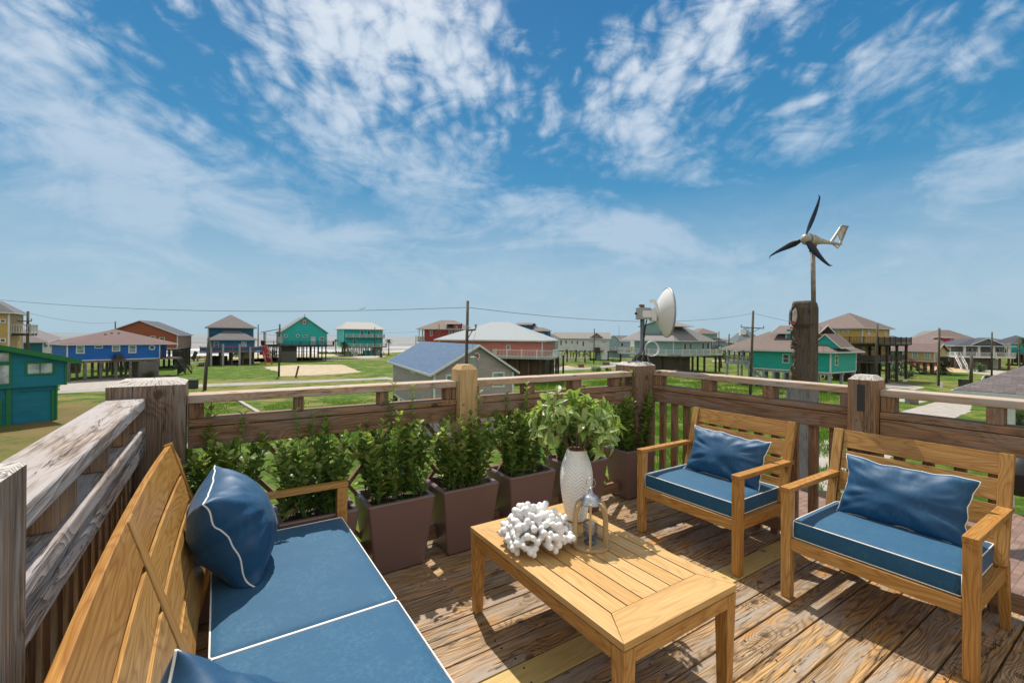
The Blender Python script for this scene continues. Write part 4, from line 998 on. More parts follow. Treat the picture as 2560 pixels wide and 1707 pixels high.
# 1 near left, two storeys, green trim
h = House('house', 'near teal two-storey house with green trim at the left edge', 'house', (-150, 36.5), (163, 43), d=9)
zb = h.wp(*C(1, 745, 1022))[1]; ze1 = h.wp(*C(1, 745, 745))[1]; zl = h.wp(*C(1, 0, 600))[1]
xl = h.wp(*C(1, 0, 600))[0]; sl = (zl - ze1) / (h.W - xl); zt0 = ze1 + sl * h.W
lx1 = h.wp(*C(1, 655, 1200))[0]
m = MB(); m.prism([(zb, 0), (zt0, 0), (ze1, h.W), (zb, h.W)], 0, h.d, 1); h.b(m, 'upper_wall', 'teal_dark')
m = MB(); m.box(0, lx1, .35, h.d, -.3, zb + .005); h.b(m, 'lower_wall', 'teal_dark')
m = MB(); m.prism([(zt0 + .02, -.5), (zt0 + .3, -.5), (ze1 + .3 - sl * .8, h.W + .9), (ze1 + .02 - sl * .8, h.W + .9)], -.55, h.d + .4, 1); rf = h.b(m, 'roof', 'roof_slate')
m = MB(); m.prism([(zt0 - .08, -.5), (zt0 + .31, -.5), (ze1 + .31 - sl * .8, h.W + .9), (ze1 - .08 - sl * .8, h.W + .9)], -.62, -.55, 1); h.b(m, 'fascia', 'green_trim', rf)
h.box('corner_trim', 'green_trim', h.W - .02, h.W + .12, -.08, .12, zb, ze1 - .05); h.box('drain_pipe', 'green_trim', lx1 - .25, lx1 - .08, .2, .34, 0, zb - .35)
h.box('corner_trim', 'green_trim', lx1 - .02, lx1 + .12, .25, .45, 0, zb); x_ = h.wp(*C(1, 90, 1200), 'f', .35)[0]; h.box('corner_trim', 'green_trim', x_ - .12, x_ + .14, .2, .349, 0, zb)
x_ = h.wp(*C(1, 8, 1300), 'f', .35)[0]; h.box('door_trim', 'green_trim', x_ - .1, x_ + .05, .25, .349, 0, 2.1)
for r4, gl, vb in (((290, 765, 625, 900), 'blind_glass', 1), ((-150, 640, 130, 770), 'blind_glass', 0), ((-150, 785, 130, 1025), 'blind_glass', 0)): h.win(1, r4, frame='green_trim', glass=gl, vb=vb, fw=.13)
m = MB(); z_ = zb - .35; m.tube([(x_ + 1, .3, z_), (lx1 - .17, .3, z_)], .05, 6); h.b(m, 'conduit', 'teal_dark')
# 2 yellow tower far left
h = House('tower_house', 'tall pale yellow house cut by the left edge, above the green-trimmed house', 'house', (-70, 58), (21.5, 60), d=7)
ze_ = h.zz(1, 97, 200, 60); h.walls(0, ze_, 'yellow_pale'); h.roof('hip', ze_, ze_ + 1.6, 'roof_grey', over=.5)
h.win(1, (-4, 265, 70, 310)); h.win(1, (-4, 485, 70, 535)); h.deck(h.W, h.W + 1.6, 1, 5, h.zz(1, 100, 430, 60), sides='fr', mat='dark_timber')
# 3 teal house grey roof
h = House('house', 'teal house with wide grey roof behind the green-trimmed house', 'house', (-60, 84), (C(1, 497, 0)[0], 90), dpx=C(1, 690, 0)[0], group=HG)
ze_ = h.zz(1, 495, 537, 89); zf_ = h.zz(1, 495, 660, 89); h.walls(zf_, ze_, 'teal_dark2'); h.roof('hip', ze_, h.zz(1, 230, 378, 94), 'roof_purple', over=.6); h.stilts(zf_, 5, 3)
h.win(1, (545, 545, 570, 610), 'r'); h.win(1, (650, 550, 672, 600), 'r'); h.deck(h.W + .05, h.W + 5.5, 0, h.d, zf_, sides='fr', solid=True)
# 4 orange gable house
h = House('house', 'orange gabled house with dark roof behind the bright blue house', 'house', (C(1, 1160, 0)[0], 99), (C(1, 2045, 0)[0], 105), d=13, group=HG)
ze_ = h.zz(1, 2045, 455, 99); zf_ = h.zz(1, 2045, 612, 99); h.walls(zf_, ze_, 'orange_wall'); h.roof('gy', ze_ - .1, h.zz(1, 1630, 275, 100), 'roof_dark', over=.4, gmat='orange_wall')
h.box('end_wall', 'salmon_side', h.W + .002, h.W + .09, .1, h.d, zf_, ze_); h.stilts(zf_, 5, 4, 'dark_timber', .35); h.win(1, (1835, 475, 1900, 515)); h.win(1, (1730, 460, 1795, 485)); h.box('skirt', 'plank_dark', h.W - .2, h.W - .1, .5, h.d, .2, zf_ - .2)
# 5 bright blue house
h = House('house', 'bright royal blue house with mauve hip roof on dark stilts', 'house', (C(1, 778, 0)[0], 75.5), (C(1, 1840, 0)[0], 86), d=9.5, group=HG)
ze_ = h.wp(*C(1, 778, 566))[1]; zf_ = h.wp(*C(1, 778, 742))[1]; h.walls(zf_, ze_, 'blue_house'); h.roof('hip', ze_, h.zz(1, 1430, 388, 86), 'roof_mauve', over=.55, rl=.6, x1=h.W + 1.9)
for i, r4 in enumerate([(875, 570, 975, 663), (1290, 567, 1385, 638), (1480, 567, 1572, 657)]): h.win(1, r4, glass='green_glass', bars=1, fw=.13)
h.win(1, (1088, 570, 1185, 602), fw=.1); h.win(1, (1720, 562, 1785, 622), round_=True)
h.box('porch_wall', 'blue_house', h.W + .12, h.W + 1.5, 1.6, h.d, zf_, ze_); h.deck(h.W + .1, h.W + 3.2, -.5, 4, zf_, sides='fr', rail='dark_timber')
h.stilts(zf_, 7, 3, 'grey_timber', .32); h.box('storage_room', 'plank_grey', h.wp(*C(1, 1600, 800))[0], h.W - .3, .05, 3.5, 0, zf_ - .5)
x_ = h.wp(*C(1, 1357, 700))[0]; h.box('air_conditioner', 'dark_box', x_ - .45, x_ + .45, -.9, -.12, zf_ + .05, zf_ + .75); h.box('bracket_shelf', 'brown_timber', x_ - .8, x_ + .8, -1, -.06, zf_ - .1, zf_ + .02)
h.vents([(h.W * .52, h.d * .35, ze_ + 1.5), (h.W * .6, h.d * .35, ze_ + 1.5), (h.W * .44, h.d * .3, ze_ + 1.3)])
h.stairs((h.W + 3, 1.5, zf_), (h.W + 5.5, 3.5, 0), mat='dark_timber')
# 6 two-tier deep teal house
h = House('house', 'deep teal house with stacked grey hip roofs and a red stair', 'house', (C(2, 400, 0)[0], 118), (C(2, 963, 0)[0], 124), d=11, group=HG)
ze_ = h.zz(2, 400, 388, 119); z2 = h.zz(2, 415, 542, 117); zf_ = h.zz(2, 415, 680, 116)
h.walls(zf_, ze_, 'deep_teal', y0=3); h.roof('hip', ze_, h.zz(2, 690, 225, 124), 'roof_purple', over=.7, y0=3, fascia='grey_trim', rl=.3)
h.walls(zf_, z2, 'mid_blue', x0=.4, y0=0, y1=3); h.roof('hip', z2, h.zz(2, 690, 415, 120), 'roof_grey', over=.6, x0=.3, y0=-.5, y1=6.4, rl=2.6, fascia='grey_trim')
h.win(2, (462, 558, 525, 632), bars=1); h.win(2, (800, 558, 865, 620), glass='blind_glass', bars=1)
h.deck(-1.6, h.W + 1.6, -2.6, 2.9, zf_, sides='flr', rail='red_trim', edge='mid_blue', pick=.4, pk='deep_teal', solid=True)
for px_ in (577, 779, 432, 910):
    x_ = h.wp(*C(2, px_, 600), 'f', -2.5)[0]; h.box('column', 'grey_trim', x_ - .2, x_ + .2, -2.9, -2.5, -.2, zf_ + (1.7 if px_ in (577, 779) else .9))
h.stilts(zf_, 5, 4, 'grey_timber', .36); x0_, x1_ = h.wp(*C(2, 790, 750))[0], h.wp(*C(2, 938, 750))[0]; h.box('storage_room', 'tan_ground', x0_, x1_, .4, 3, 1.4, zf_ - .3); h.box('lattice_wall', 'dark_timber', x0_, x1_, .45, 2.9, 0, 1.4)
h.box('storage_room', 'dark_timber', .4, 3.8, 2, 5, 0, 1.9); h.stairs((h.W + 1.9, -1.5, zf_ + .4), (h.W + 2.6, -5, 0), mat='red_trim', w=1.3); h.box('stair_tower', 'red_trim', h.W + 1.2, h.W + 2.6, 0, 1.5, 2.2, zf_ + 1.2)
# 7 turquoise gable house
h = House('house', 'turquoise gabled house with round windows behind the sand patch', 'house', (C(2, 1287, 0)[0], 137), (C(2, 1848, 0)[0], 144), d=13, group=HG)
ze_ = h.zz(2, 1287, 452, 139); zf_ = h.zz(2, 1287, 600, 139); h.walls(zf_, ze_, 'teal_shop'); h.roof('gy', ze_ - .1, h.zz(2, 1572, 245, 139), 'roof_light', over=.5, gmat='teal_shop')
m = MB(); m.prism([(ze_ + .1, -4.1), (ze_ + .3, -4.1), (ze_ + 1.2, -.1), (ze_ + 1.0, -.1)], -.5, h.d, 1); h.b(m, 'porch_roof', 'roof_light')
for y_ in (0, 4, 8): h.box('porch_column', 'white_trim', -3.7, -3.5, y_, y_ + .2, zf_, ze_ + .1)
h.win(2, (1327, 468, 1366, 506), round_=True); h.win(2, (1471, 468, 1510, 506), round_=True); h.win(2, (1553, 478, 1612, 504)); h.win(2, (1652, 500, 1706, 596), glass='blind_glass', name='door'); h.win(2, (1760, 500, 1812, 584), glass='green_glass', bars=1)
h.win(2, (1556, 298, 1588, 343), round_=True, off=-.0)
for a_, b_ in ((1532, 1552), (1592, 1610)): x0_, z0_ = h.wp(*C(2, a_, 346)); x1_, z1_ = h.wp(*C(2, b_, 298)); h.box('shutter', 'red_trim', x0_, x1_, -.07, -.005, z0_, z1_)
h.deck(-4, h.W + 1.6, -2, -.01, zf_, sides='flr', rail='dark_timber', mat='dark_timber'); h.deck(-4, -.01, -.0, h.d, zf_, sides='l', rail='dark_timber', mat='dark_timber')
h.stilts(zf_, 8, 3, 'dark_timber', .3, x0=-3); x1_ = h.wp(*C(2, 1480, 700))[0]; h.box('storage_room', 'plank_grey', .1, x1_, -.3, 4, 0, 2.7); h.box('storage_opening', 'dark_box', .1, x1_, -.28, 4, 2.702, zf_ - .3)
h.box('weathervane', 'dark_box', h.W / 2 - .06, h.W / 2 + .06, .2, .3, h.zz(2, 1572, 245, 139), h.zz(2, 1572, 220, 139))
# 8 turquoise, white metal roof
h = House('house', 'three-level turquoise house with cream metal roof and white balconies by the sea', 'house', (C(3, 148, 0)[0], 181), (C(3, 570, 0)[0], 188), d=13, group=HG)
Y_ = 183; z3 = h.zz(3, 148, 507, Y_); z2 = h.zz(3, 148, 600, Y_); z1 = h.zz(3, 148, 716, Y_); h.walls(z1, z3, 'teal_shop', x0=-1.6); h.roof('hip', z3, h.zz(3, 300, 418, 190), 'roof_cream', over=.9, x0=-1.8, rl=9.2, fascia='white_trim')
h.deck(-.8, h.W + .3, -1.8, -.01, z2, sides='flr'); h.deck(-.8, h.W + 1.0, -2.2, -.01, z1, sides='flr')
for r4 in ((302, 522, 338, 582), (385, 522, 418, 580), (210, 630, 244, 690)): h.win(3, r4)
h.win(3, (508, 520, 540, 538)); h.win(3, (505, 632, 538, 648)); h.stilts(z1, 7, 3, 'grey_trim', .36); h.box('storage_room', 'teal_shop', h.W * .52, h.W * .8, 1, 6, 0, z1 - 1.6); h.box('storage_room', 'grey_trim', h.W * .8, h.W, 0, 6, 0, z1 - .3)
h.stairs((-.5, -1.2, z1), (2, -4.5, 0))
# 9 red house
h = House('house', 'dark red house with brown hip roof behind the blue-roofed grey house', 'house', (C(3, 1082, 0)[0], 150), (C(3, 1510, 0)[0], 150), d=13, group=HG)
ze_ = h.zz(3, 1082, 505, 150); h.walls(3.5, ze_, 'red_wall'); h.roof('hip', ze_, h.zz(3, 1330, 393, 157), 'roof_brown', over=.6, x0=-1.8, x1=h.W + 3.2, rl=4)
h.win(3, (1152, 512, 1180, 588)); h.win(3, (1383, 512, 1425, 562)); h.win(3, (1452, 512, 1495, 540)); x_ = h.wp(*C(3, 1475, 480))[0]; h.box('dormer', 'red_wall', x_ - 1, x_ + 1, 0, 4, ze_ + .1, ze_ + 1.7)
h.roof('gx', ze_ + 1.55, ze_ + 2.1, 'roof_brown', over=.25, x0=x_ - 3, x1=x_ + 1, y0=0, y1=4); h.win(3, (1462, 465, 1492, 492), round_=True)
for y_ in (0, 5): h.box('porch_column', 'white_trim', -1.7, -1.4, y_, y_ + .3, 3.5, ze_)
h.deck(-1.9, -.01, 0, h.d, h.zz(3, 1040, 640, 150), sides='fl'); h.stilts(3.5, 4, 2)
# 10 pink house with white metal roof
h = House('house', 'salmon pink house with large white standing-seam metal roof', 'house', (C(4, 290, 0)[0], 84), (C(4, 1545, 0)[0], 79), d=12, group=HG)
ze_ = h.wp(*C(4, 1545, 752))[1]; zf_ = h.wp(*C(4, 1545, 942))[1]; h.walls(zf_, ze_, 'pink_wall'); h.roof('hip', ze_, h.zz(4, 900, 513, 88), 'roof_white', over=.7, rl=3.2)
h.win(4, (1105, 796, 1157, 850), vb=0, bars=1); h.deck(h.wp(*C(4, 935, 900), 'f', -2)[0], h.W + 1.9, -1.9, -.01, zf_, sides='flr', edge='grey_trim'); h.deck(h.W + .02, h.W + 1.9, 0, 4, zf_, sides='r', edge='grey_trim')
h.box('skirt_wall', 'plank_brown', h.W * .35, h.W - .05, .2, h.d, 0, zf_ - .3); h.stilts(zf_, 7, 2, 'brown_timber', .3, y0=-.1, x0=h.W * .35); h.stilts(zf_, 2, 3, 'dark_timber', .3, x0=h.W + .3, x1=h.W + 1.6, beam=False)
# 11 dark-roofed house behind the pink one
h = House('house', 'dark-roofed house with small dormers behind the white-roofed pink house', 'house', (C(4, 1080, 0)[0], 128), (C(4, 1608, 0)[0], 124), d=12, group=HG)
ze_ = h.zz(4, 1600, 715, 124); zr_ = h.zz(4, 1100, 538, 130); h.walls(3.6, ze_, 'pale_blue'); h.roof('hip', ze_, zr_, 'roof_grey', over=.5, rl=1.5, rx=.25)
x_ = h.wp(*C(4, 1270, 0))[0]; h.box('dormer', 'deep_teal', x_ - 1.6, x_ + 2, 3, 7, ze_ + 1, zr_ - .1); h.roof('gx', zr_ - .2, h.zz(4, 1300, 518, 128), 'roof_brown', over=.4, x0=x_ - 1.6, x1=x_ + 2, y0=3, y1=7)
x_ = h.wp(*C(4, 1545, 0))[0]; h.box('dormer', 'deep_teal', x_ - 1.2, x_ + 1, 2, 5, ze_ + .1, h.zz(4, 1545, 625, 126)); h.roof('hip', h.zz(4, 1545, 625, 126), h.zz(4, 1480, 578, 126), 'roof_brown', over=.3, x0=x_ - 3, x1=x_ + 1, y0=2, y1=5)
h.stilts(3.6, 4, 3); h.deck(h.W * .6, h.W + 2, -1.5, -.01, 3.6, rail='brown_timber')
# 12 long white house
h = House('house', 'long white house with grey roof and a row of small dark windows', 'house', (C(5, 172, 0)[0], 164), (C(5, 795, 0)[0], 160), d=10, group=HG)
ze_ = h.zz(5, 172, 717, 163); zf_ = h.zz(5, 172, 857, 163); h.walls(zf_, ze_, 'white_wall'); h.roof('gx', ze_, h.zz(5, 400, 640, 167), 'roof_light', over=.6, gmat='white_wall', x0=-1.8)
gx0, gx1 = h.wp(*C(5, 555, 0))[0], h.wp(*C(5, 745, 0))[0]; h.roof('gy', ze_ + .1, h.zz(5, 650, 643, 162), 'roof_brown', over=.3, x0=gx0 + .3, x1=gx1 - .3, y0=.2, y1=6, gmat='porch_grey')
for r4 in ((200, 740, 218, 798), (262, 740, 280, 780), (338, 742, 352, 780), (402, 745, 418, 785), (472, 748, 490, 808), (565, 748, 576, 765), (586, 748, 597, 765), (712, 749, 723, 765), (734, 749, 745, 765), (757, 749, 768, 765)): h.win(5, r4, fw=.03)
h.stilts(zf_, 9, 2, 'dark_timber', .3); h.deck(-2.2, -.01, 0, 6, zf_, sides='fl'); h.stairs((-1, -.4, zf_), (3.2, -2.5, 0), mat='white_trim')
x0_, x1_ = h.wp(*C(5, 632, 0))[0], h.wp(*C(5, 700, 0))[0]; h.box('storage_room', 'pale_blue', x0_, x1_, .5, 4, 0, zf_ - .2); x0_, x1_ = h.wp(*C(5, 712, 0))[0], h.wp(*C(5, 780, 0))[0]; h.box('lift_door', 'white_paint', x0_, x1_, -.3, .5, .2, zf_ - .1)
x_ = h.wp(*C(5, 662, 0))[0]; h.box('air_conditioner', 'dark_box', x_ - .8, x_ + .8, -1.5, -.4, zf_, zf_ + 1); h.box('platform', 'brown_timber', x_ - 1.2, x_ + 2, -1.8, -.05, zf_ - .2, zf_ - .02)
# 13 pale blue small house
h = House('house', 'small pale blue gabled house between the white and the sage green houses', 'house', (C(5, 795, 0)[0], 186), (C(5, 1055, 0)[0], 186), d=10, group=HG)
ze_ = h.zz(5, 900, 755, 186); h.walls(0, ze_, 'pale_blue'); h.roof('gy', h.zz(5, 800, 715, 186), h.zz(5, 822, 676, 186), 'roof_grey', over=.3, x0=0, x1=3.2, gmat='pale_blue', wallz=ze_ - .1); h.roof('gx', ze_, h.zz(5, 950, 678, 190), 'roof_grey', over=.3, x0=3)
h.win(5, (862, 770, 878, 812)); h.win(5, (940, 768, 975, 815)); h.deck(0, h.W, -2, -.01, h.zz(5, 900, 860, 184))
# 14 sage green
h = House('house', 'large sage green house with big grey hip roof and white wraparound deck behind the dish', 'house', (C(5, 1112, 0)[0], 114), (C(5, 1587, 0)[0], 104), dpx=C(5, 2035, 0)[0], group=HG)
ze_ = h.wp(*C(5, 1585, 752))[1]; zf_ = h.zz(5, 1585, 918, 103); h.walls(zf_, ze_, 'sage'); h.roof('hip', ze_, h.zz(5, 1620, 493, 112), 'roof_light', over=.8, x0=-3, rl=2.2)
z2 = h.zz(5, 1125, 575, 114); h.box('upper_wall', 'sage', .3, h.W * .55, 1.5, 7, ze_, z2); h.roof('gy', z2, h.zz(5, 1330, 500, 112), 'roof_light', over=.4, x0=.3, x1=h.W * .9, y0=1.5, y1=7, gmat='sage')
h.deck(-3.2, h.W + 1.9, -1.9, -.01, zf_, sides='fl', edge='grey_trim'); h.deck(h.W + .02, h.W + 1.9, -1.9, h.d + 1.5, zf_, sides='r', edge='grey_trim')
for r4 in ((1708, 765, 1747, 852), (1774, 765, 1812, 852), (1928, 765, 1965, 850), (1990, 765, 2025, 850)): h.win(5, r4, 'r', glass='dark_glass', name='window')
h.box('skirt_wall', 'plank_dark', .5, h.W - .1, .2, h.d * .45, 0, zf_ - .3); h.stilts(zf_, 3, 4, 'dark_timber', .32, x0=h.W * .3, x1=h.W + 1.5)
for p_ in ((-2.8, -1.5), (h.W + 1.6, h.d + 1)): h.box('stilt', 'dark_timber', p_[0] - .15, p_[0] + .15, p_[1] - .15, p_[1] + .15, -.2, zf_ - .2)
# 15 small far brown roof
h = House('house', 'far grey house with two brown hip roofs, right of the sage green house', 'house', (C(5, 1880, 0)[0], 196), (C(5, 2232, 0)[0], 196), d=12, group=HG)
x_ = h.wp(*C(5, 2145, 0))[0]; z1_ = h.zz(5, 1900, 657, 196); h.walls(3.4, z1_, 'sage', x1=x_ - .6); h.roof('hip', z1_, h.zz(5, 2010, 590, 200), 'roof_brown', over=.6, x1=x_ - .6); h.walls(3.4, h.zz(5, 2200, 745, 196), 'pale_blue', x0=x_ - 3, x1=h.W, y0=-1.5); h.roof('hip', h.zz(5, 2200, 745, 196), h.zz(5, 2100, 700, 196), 'roof_brown', over=.5, x0=x_ - 4, y0=-1.8, y1=7)
h.stilts(3.4, 6, 2, 'dark_timber'); h.deck(-.5, h.W * .7, -3, -1.6, 3.4, rail='dark_timber')
# slate cupola roof
h = House('house', 'blue-grey metal-roofed house with a white cupola behind the utility pole', 'house', (C(6, 370, 0)[0], 170), (C(6, 700, 0)[0], 168), d=14, group=HG)
ze_ = h.zz(6, 400, 768, 170); h.walls(3, ze_, 'porch_grey'); h.roof('hip', ze_, h.zz(6, 610, 560, 178), 'roof_slate', over=.9, rl=1); x_ = h.wp(*C(6, 475, 0))[0]; h.box('cupola', 'white_paint', x_ - .9, x_ + .9, 3, 5, ze_ + .5, h.zz(6, 475, 580, 172)); h.stilts(3, 5, 2, 'dark_timber'); h.deck(-1, h.W, -2, -.01, 3)
# 16 teal house behind the totem
h = House('house', 'turquoise house with brown roof and chimney behind the carved post', 'house', (C(6, 568, 0)[0], 79), (C(6, 1661, 0)[0], 68.5), dpx=C(6, 2012, 0)[0], group=HG)
ze_ = h.wp(*C(6, 1661, 908))[1]; zf_ = h.wp(*C(6, 1661, 1182))[1]; h.walls(zf_, ze_, 'teal')
h.roof('hip', ze_, h.zz(6, 1300, 600, 78), 'roof_brown', over=.8, x0=-4.2, rl=5.4, rx=.52); h.roof('gx', h.zz(6, 800, 640, 78), h.zz(6, 1000, 524, 78), 'roof_brown', over=.3, x0=2.2, x1=h.W * .78, y0=h.d * .5 - 1.8, y1=h.d * .5 + 2.2)
x0_, x1_ = h.wp(*C(6, 943, 0))[0], h.wp(*C(6, 1028, 0))[0]; h.box('chimney', 'teal', x0_, x1_, 2, 3.1, ze_ + .6, h.zz(6, 985, 578, 76)); m = MB()
for xx in (x0_, x1_): m.box(xx - .08, xx + .08, 1.94, 2.05, ze_ + .6, h.zz(6, 985, 582, 76))
h.b(m, 'chimney_trim', 'white_trim')
xg = h.wp(*C(6, 1640, 0), 'f', 1)[0]; h.roof('gy', ze_ + .6, h.zz(6, 1632, 640, 70), 'roof_brown', over=.2, x0=xg - 1.9, x1=xg + 1.5, y0=.6, y1=4, gmat='teal')
h.win(6, (990, 922, 1085, 1052), bars=1, vb=0); h.win(6, (1718, 942, 1760, 1082), 'r', bars=1)
h.stilts(zf_, 8, 3, 'grey_trim', .3); h.deck(-4.4, -.02, -.2, h.d * .6, zf_ + .6, sides='flb', rail='grey_trim', edge='grey_trim'); h.stilts(zf_ + .7, 3, 2, 'grey_trim', .22, x0=-4.2, x1=-.5, y0=0, y1=4, beam=False); h.stairs((-1, -.2, zf_ + .6), (2.8, -.6, 0), mat='grey_trim')
for y_ in (0, 4): h.box('porch_column', 'white_trim', -4.2, -4, y_, y_ + .2, zf_ + .6, ze_)
h.box('storage_room', 'teal_dark2', h.W * .55, h.W * .68, 2, 4, 0, zf_ - .3)
# 17 yellow three-level
h = House('house', 'yellow three-level house with brown hip roof and dark balconies', 'house', (C(6, 1380, 0)[0], 96), (C(7, 350, 0)[0], 88), dpx=C(7, 655, 0)[0], group=HG)
ze_ = h.wp(*C(7, 350, 375))[1]; z2 = h.zz(7, 350, 545, 88); z1 = h.zz(7, 350, 745, 88)
h.walls(z2, ze_, 'yellow_wall'); h.walls(z1, z2 - .3, 'yellow_wall', trim=None, x0=.3, x1=h.W - .3, y0=.8, y1=h.d - .3); h.roof('hip', ze_, h.zz(6, 1790, 352, 96), 'roof_brown', over=.7, rl=.8)
for r4 in ((10, 398, 85, 425), (122, 398, 200, 425)): h.win(7, r4, fw=.14)
h.win(6, (1480, 598, 1555, 628)); h.win(7, (412, 400, 440, 450), 'r', glass='blind_glass'); h.win(7, (603, 405, 627, 450), 'r', glass='blind_glass')
h.deck(-1, h.W + 3, -2, -.02, z2, rail='dark_timber', mat='dark_timber', sides='fl'); h.deck(h.W + .02, h.W + 3, -2, h.d + .8, z2, rail='dark_timber', mat='dark_timber', sides='r')
h.deck(h.W * .5, h.W + 2.5, -1.8, -.02, z1, rail='dark_timber', mat='grey_timber', sides='fl', solid=True); h.deck(h.W + .02, h.W + 2.5, -1.8, h.d, z1, rail='dark_timber', mat='grey_timber', sides='r', solid=True)
h.stilts(z2, 5, 4, 'dark_timber', .34, x0=1, x1=h.W + 2.6, y0=-1.6); h.box('storage_room', 'plank_dark', h.W * .3, h.W - .5, 3, 7, 0, z1 - .4); h.win(7, (355, 590, 372, 640), off=.8); h.win(7, (440, 582, 470, 640), 'r', round_=True)
# 18 tan and pale teal
h = House('house', 'tan house with brown gabled roof and an open timber stair beneath', 'house', (C(7, 822, 0)[0], 112), (C(7, 1182, 0)[0], 107), dpx=C(7, 1325, 0)[0], group=HG)
ze_ = h.wp(*C(7, 1182, 640))[1]; zf_ = h.wp(*C(7, 1182, 755))[1]; h.walls(zf_, ze_, 'tan_wall'); h.roof('gx', ze_ - .1, h.zz(7, 1240, 548, 112), 'roof_mauve', over=.5, gmat='tan_wall', x0=-2)
h.win(7, (925, 645, 987, 712), glass='green_glass', vb=1, bars=1); h.win(7, (1070, 645, 1132, 717), glass='green_glass', vb=1, bars=1); h.stilts(zf_, 5, 3, 'brown_timber', .28); h.stairs((.5, -1.1, zf_), (5, -1.2, 0), mat='brown_timber'); h.box('air_conditioner', 'dark_box', h.W + .4, h.W + 1.6, 2, 3.4, zf_, zf_ + 1)
h.box('picnic_table', 'brown_timber', 5.5, 8, -1, .3, .7, .8)
h = House('house', 'pale mint house tucked between the yellow and the tan houses', 'house', (C(7, 560, 0)[0], 118), (C(7, 812, 0)[0], 117), d=8, group=HG)
ze_ = h.zz(7, 700, 625, 117); zf_ = h.zz(7, 700, 790, 116); h.walls(zf_, ze_, 'teal_pale'); h.roof('gx', ze_, h.zz(7, 700, 560, 121), 'roof_mauve', over=.4, gmat='teal_pale'); h.win(7, (692, 648, 712, 695)); h.win(7, (778, 650, 792, 688)); h.stilts(zf_, 4, 2)
h.box('air_conditioner', 'dark_box', h.W - 1.2, h.W + .2, -1.1, -.1, zf_ + .4, zf_ + 1.5)
# 19 hot pink
h = House('house', 'crimson and pink house with large brown roof and dormer at the right', 'house', (C(7, 1262, 0)[0], 142), (C(7, 1405, 0)[0], 142), d=14, group=HG)
ze_ = h.zz(7, 1300, 575, 142); h.walls(0, ze_, 'hot_pink'); h.roof('hip', ze_, h.zz(7, 1500, 393, 150), 'roof_brown', over=.8, x1=h.W + 11, rl=3.4); x_ = h.wp(*C(7, 1383, 0))[0]; h.box('dormer', 'hot_pink', x_ - 1.2, x_ + 1, .2, 4, ze_ + .3, h.zz(7, 1383, 485, 142)); h.roof('gx', h.zz(7, 1383, 485, 142), h.zz(7, 1383, 470, 142), 'roof_brown', over=.2, x0=x_ - 1.2, x1=x_ + 1, y0=.2, y1=4)
h.win(7, (1366, 495, 1400, 548), off=.2); h.deck(h.W * .4, h.W + 1, -1.5, -.02, h.zz(7, 1350, 680, 140))
# 20 dark roof, white porch
h = House('house', 'house with dark roof, white columned porch and white stair at the right', 'house', (C(7, 1425, 0)[0], 131), (C(7, 2060, 0)[0], 127), d=11, group=HG)
ze_ = h.zz(7, 1700, 580, 128); zf_ = h.zz(7, 1700, 703, 126); h.walls(zf_, ze_, 'porch_grey', y0=2.2); h.roof('hip', ze_, h.zz(7, 1775, 490, 134), 'roof_dark', over=.6, y0=-.4, rl=3); a_, b_ = h.wp(*C(7, 1590, 0))[0], h.wp(*C(7, 1985, 0))[0]
h.roof('gy', ze_ + .05, h.zz(7, 1775, 484, 127), 'roof_dark', over=.3, x0=a_, x1=b_, y0=-.3, y1=4, gmat='roof_slate')
for px_ in (1535, 1700, 1870, 2045): x_ = h.wp(*C(7, px_, 0))[0]; h.box('porch_column', 'white_paint', x_ - .22, x_ + .22, -.1, .3, zf_, ze_)
h.deck(-.1, h.W + .3, -1.2, 2.2, zf_, sides='flr', rail='white_paint', edge='white_paint', post=3.2); h.stilts(zf_, 7, 3, 'brown_timber', .34); h.box('garage_room', 'porch_grey', h.W * .3, h.W * .84, 2.5, 9, 0, zf_ - .3); a_, b_ = h.wp(*C(7, 1862, 0), 'f', 2.5)[0], h.wp(*C(7, 1945, 0), 'f', 2.5)[0]; h.box('garage_door', 'white_wall', a_, b_, 2.42, 2.5, .1, 2.5)
h.win(7, (1565, 598, 1612, 642), off=2.2); h.win(7, (1618, 598, 1665, 642), off=2.2); h.win(7, (1885, 600, 1972, 645), off=2.2, vb=1)
h.stairs((0, -.9, zf_), (-.6, -5, 0), mat='white_paint')
# 21 right edge far
h = House('house', 'dark-roofed turquoise house at the far right edge', 'house', (C(7, 2065, 0)[0], 150), (C(7, 2420, 0)[0], 145), d=14, group=HG)
ze_ = h.zz(7, 2100, 550, 150); h.walls(3.6, ze_, 'teal_shop'); h.roof('hip', ze_, h.zz(7, 2200, 455, 158), 'roof_dark', over=.6, x0=-4); h.stilts(3.6, 6, 3); h.box('under_room', 'plank_brown', .5, h.W, 1, 9, .8, 3.3); h.deck(-1, h.W, -2, -.02, 3.6, rail='dark_timber')
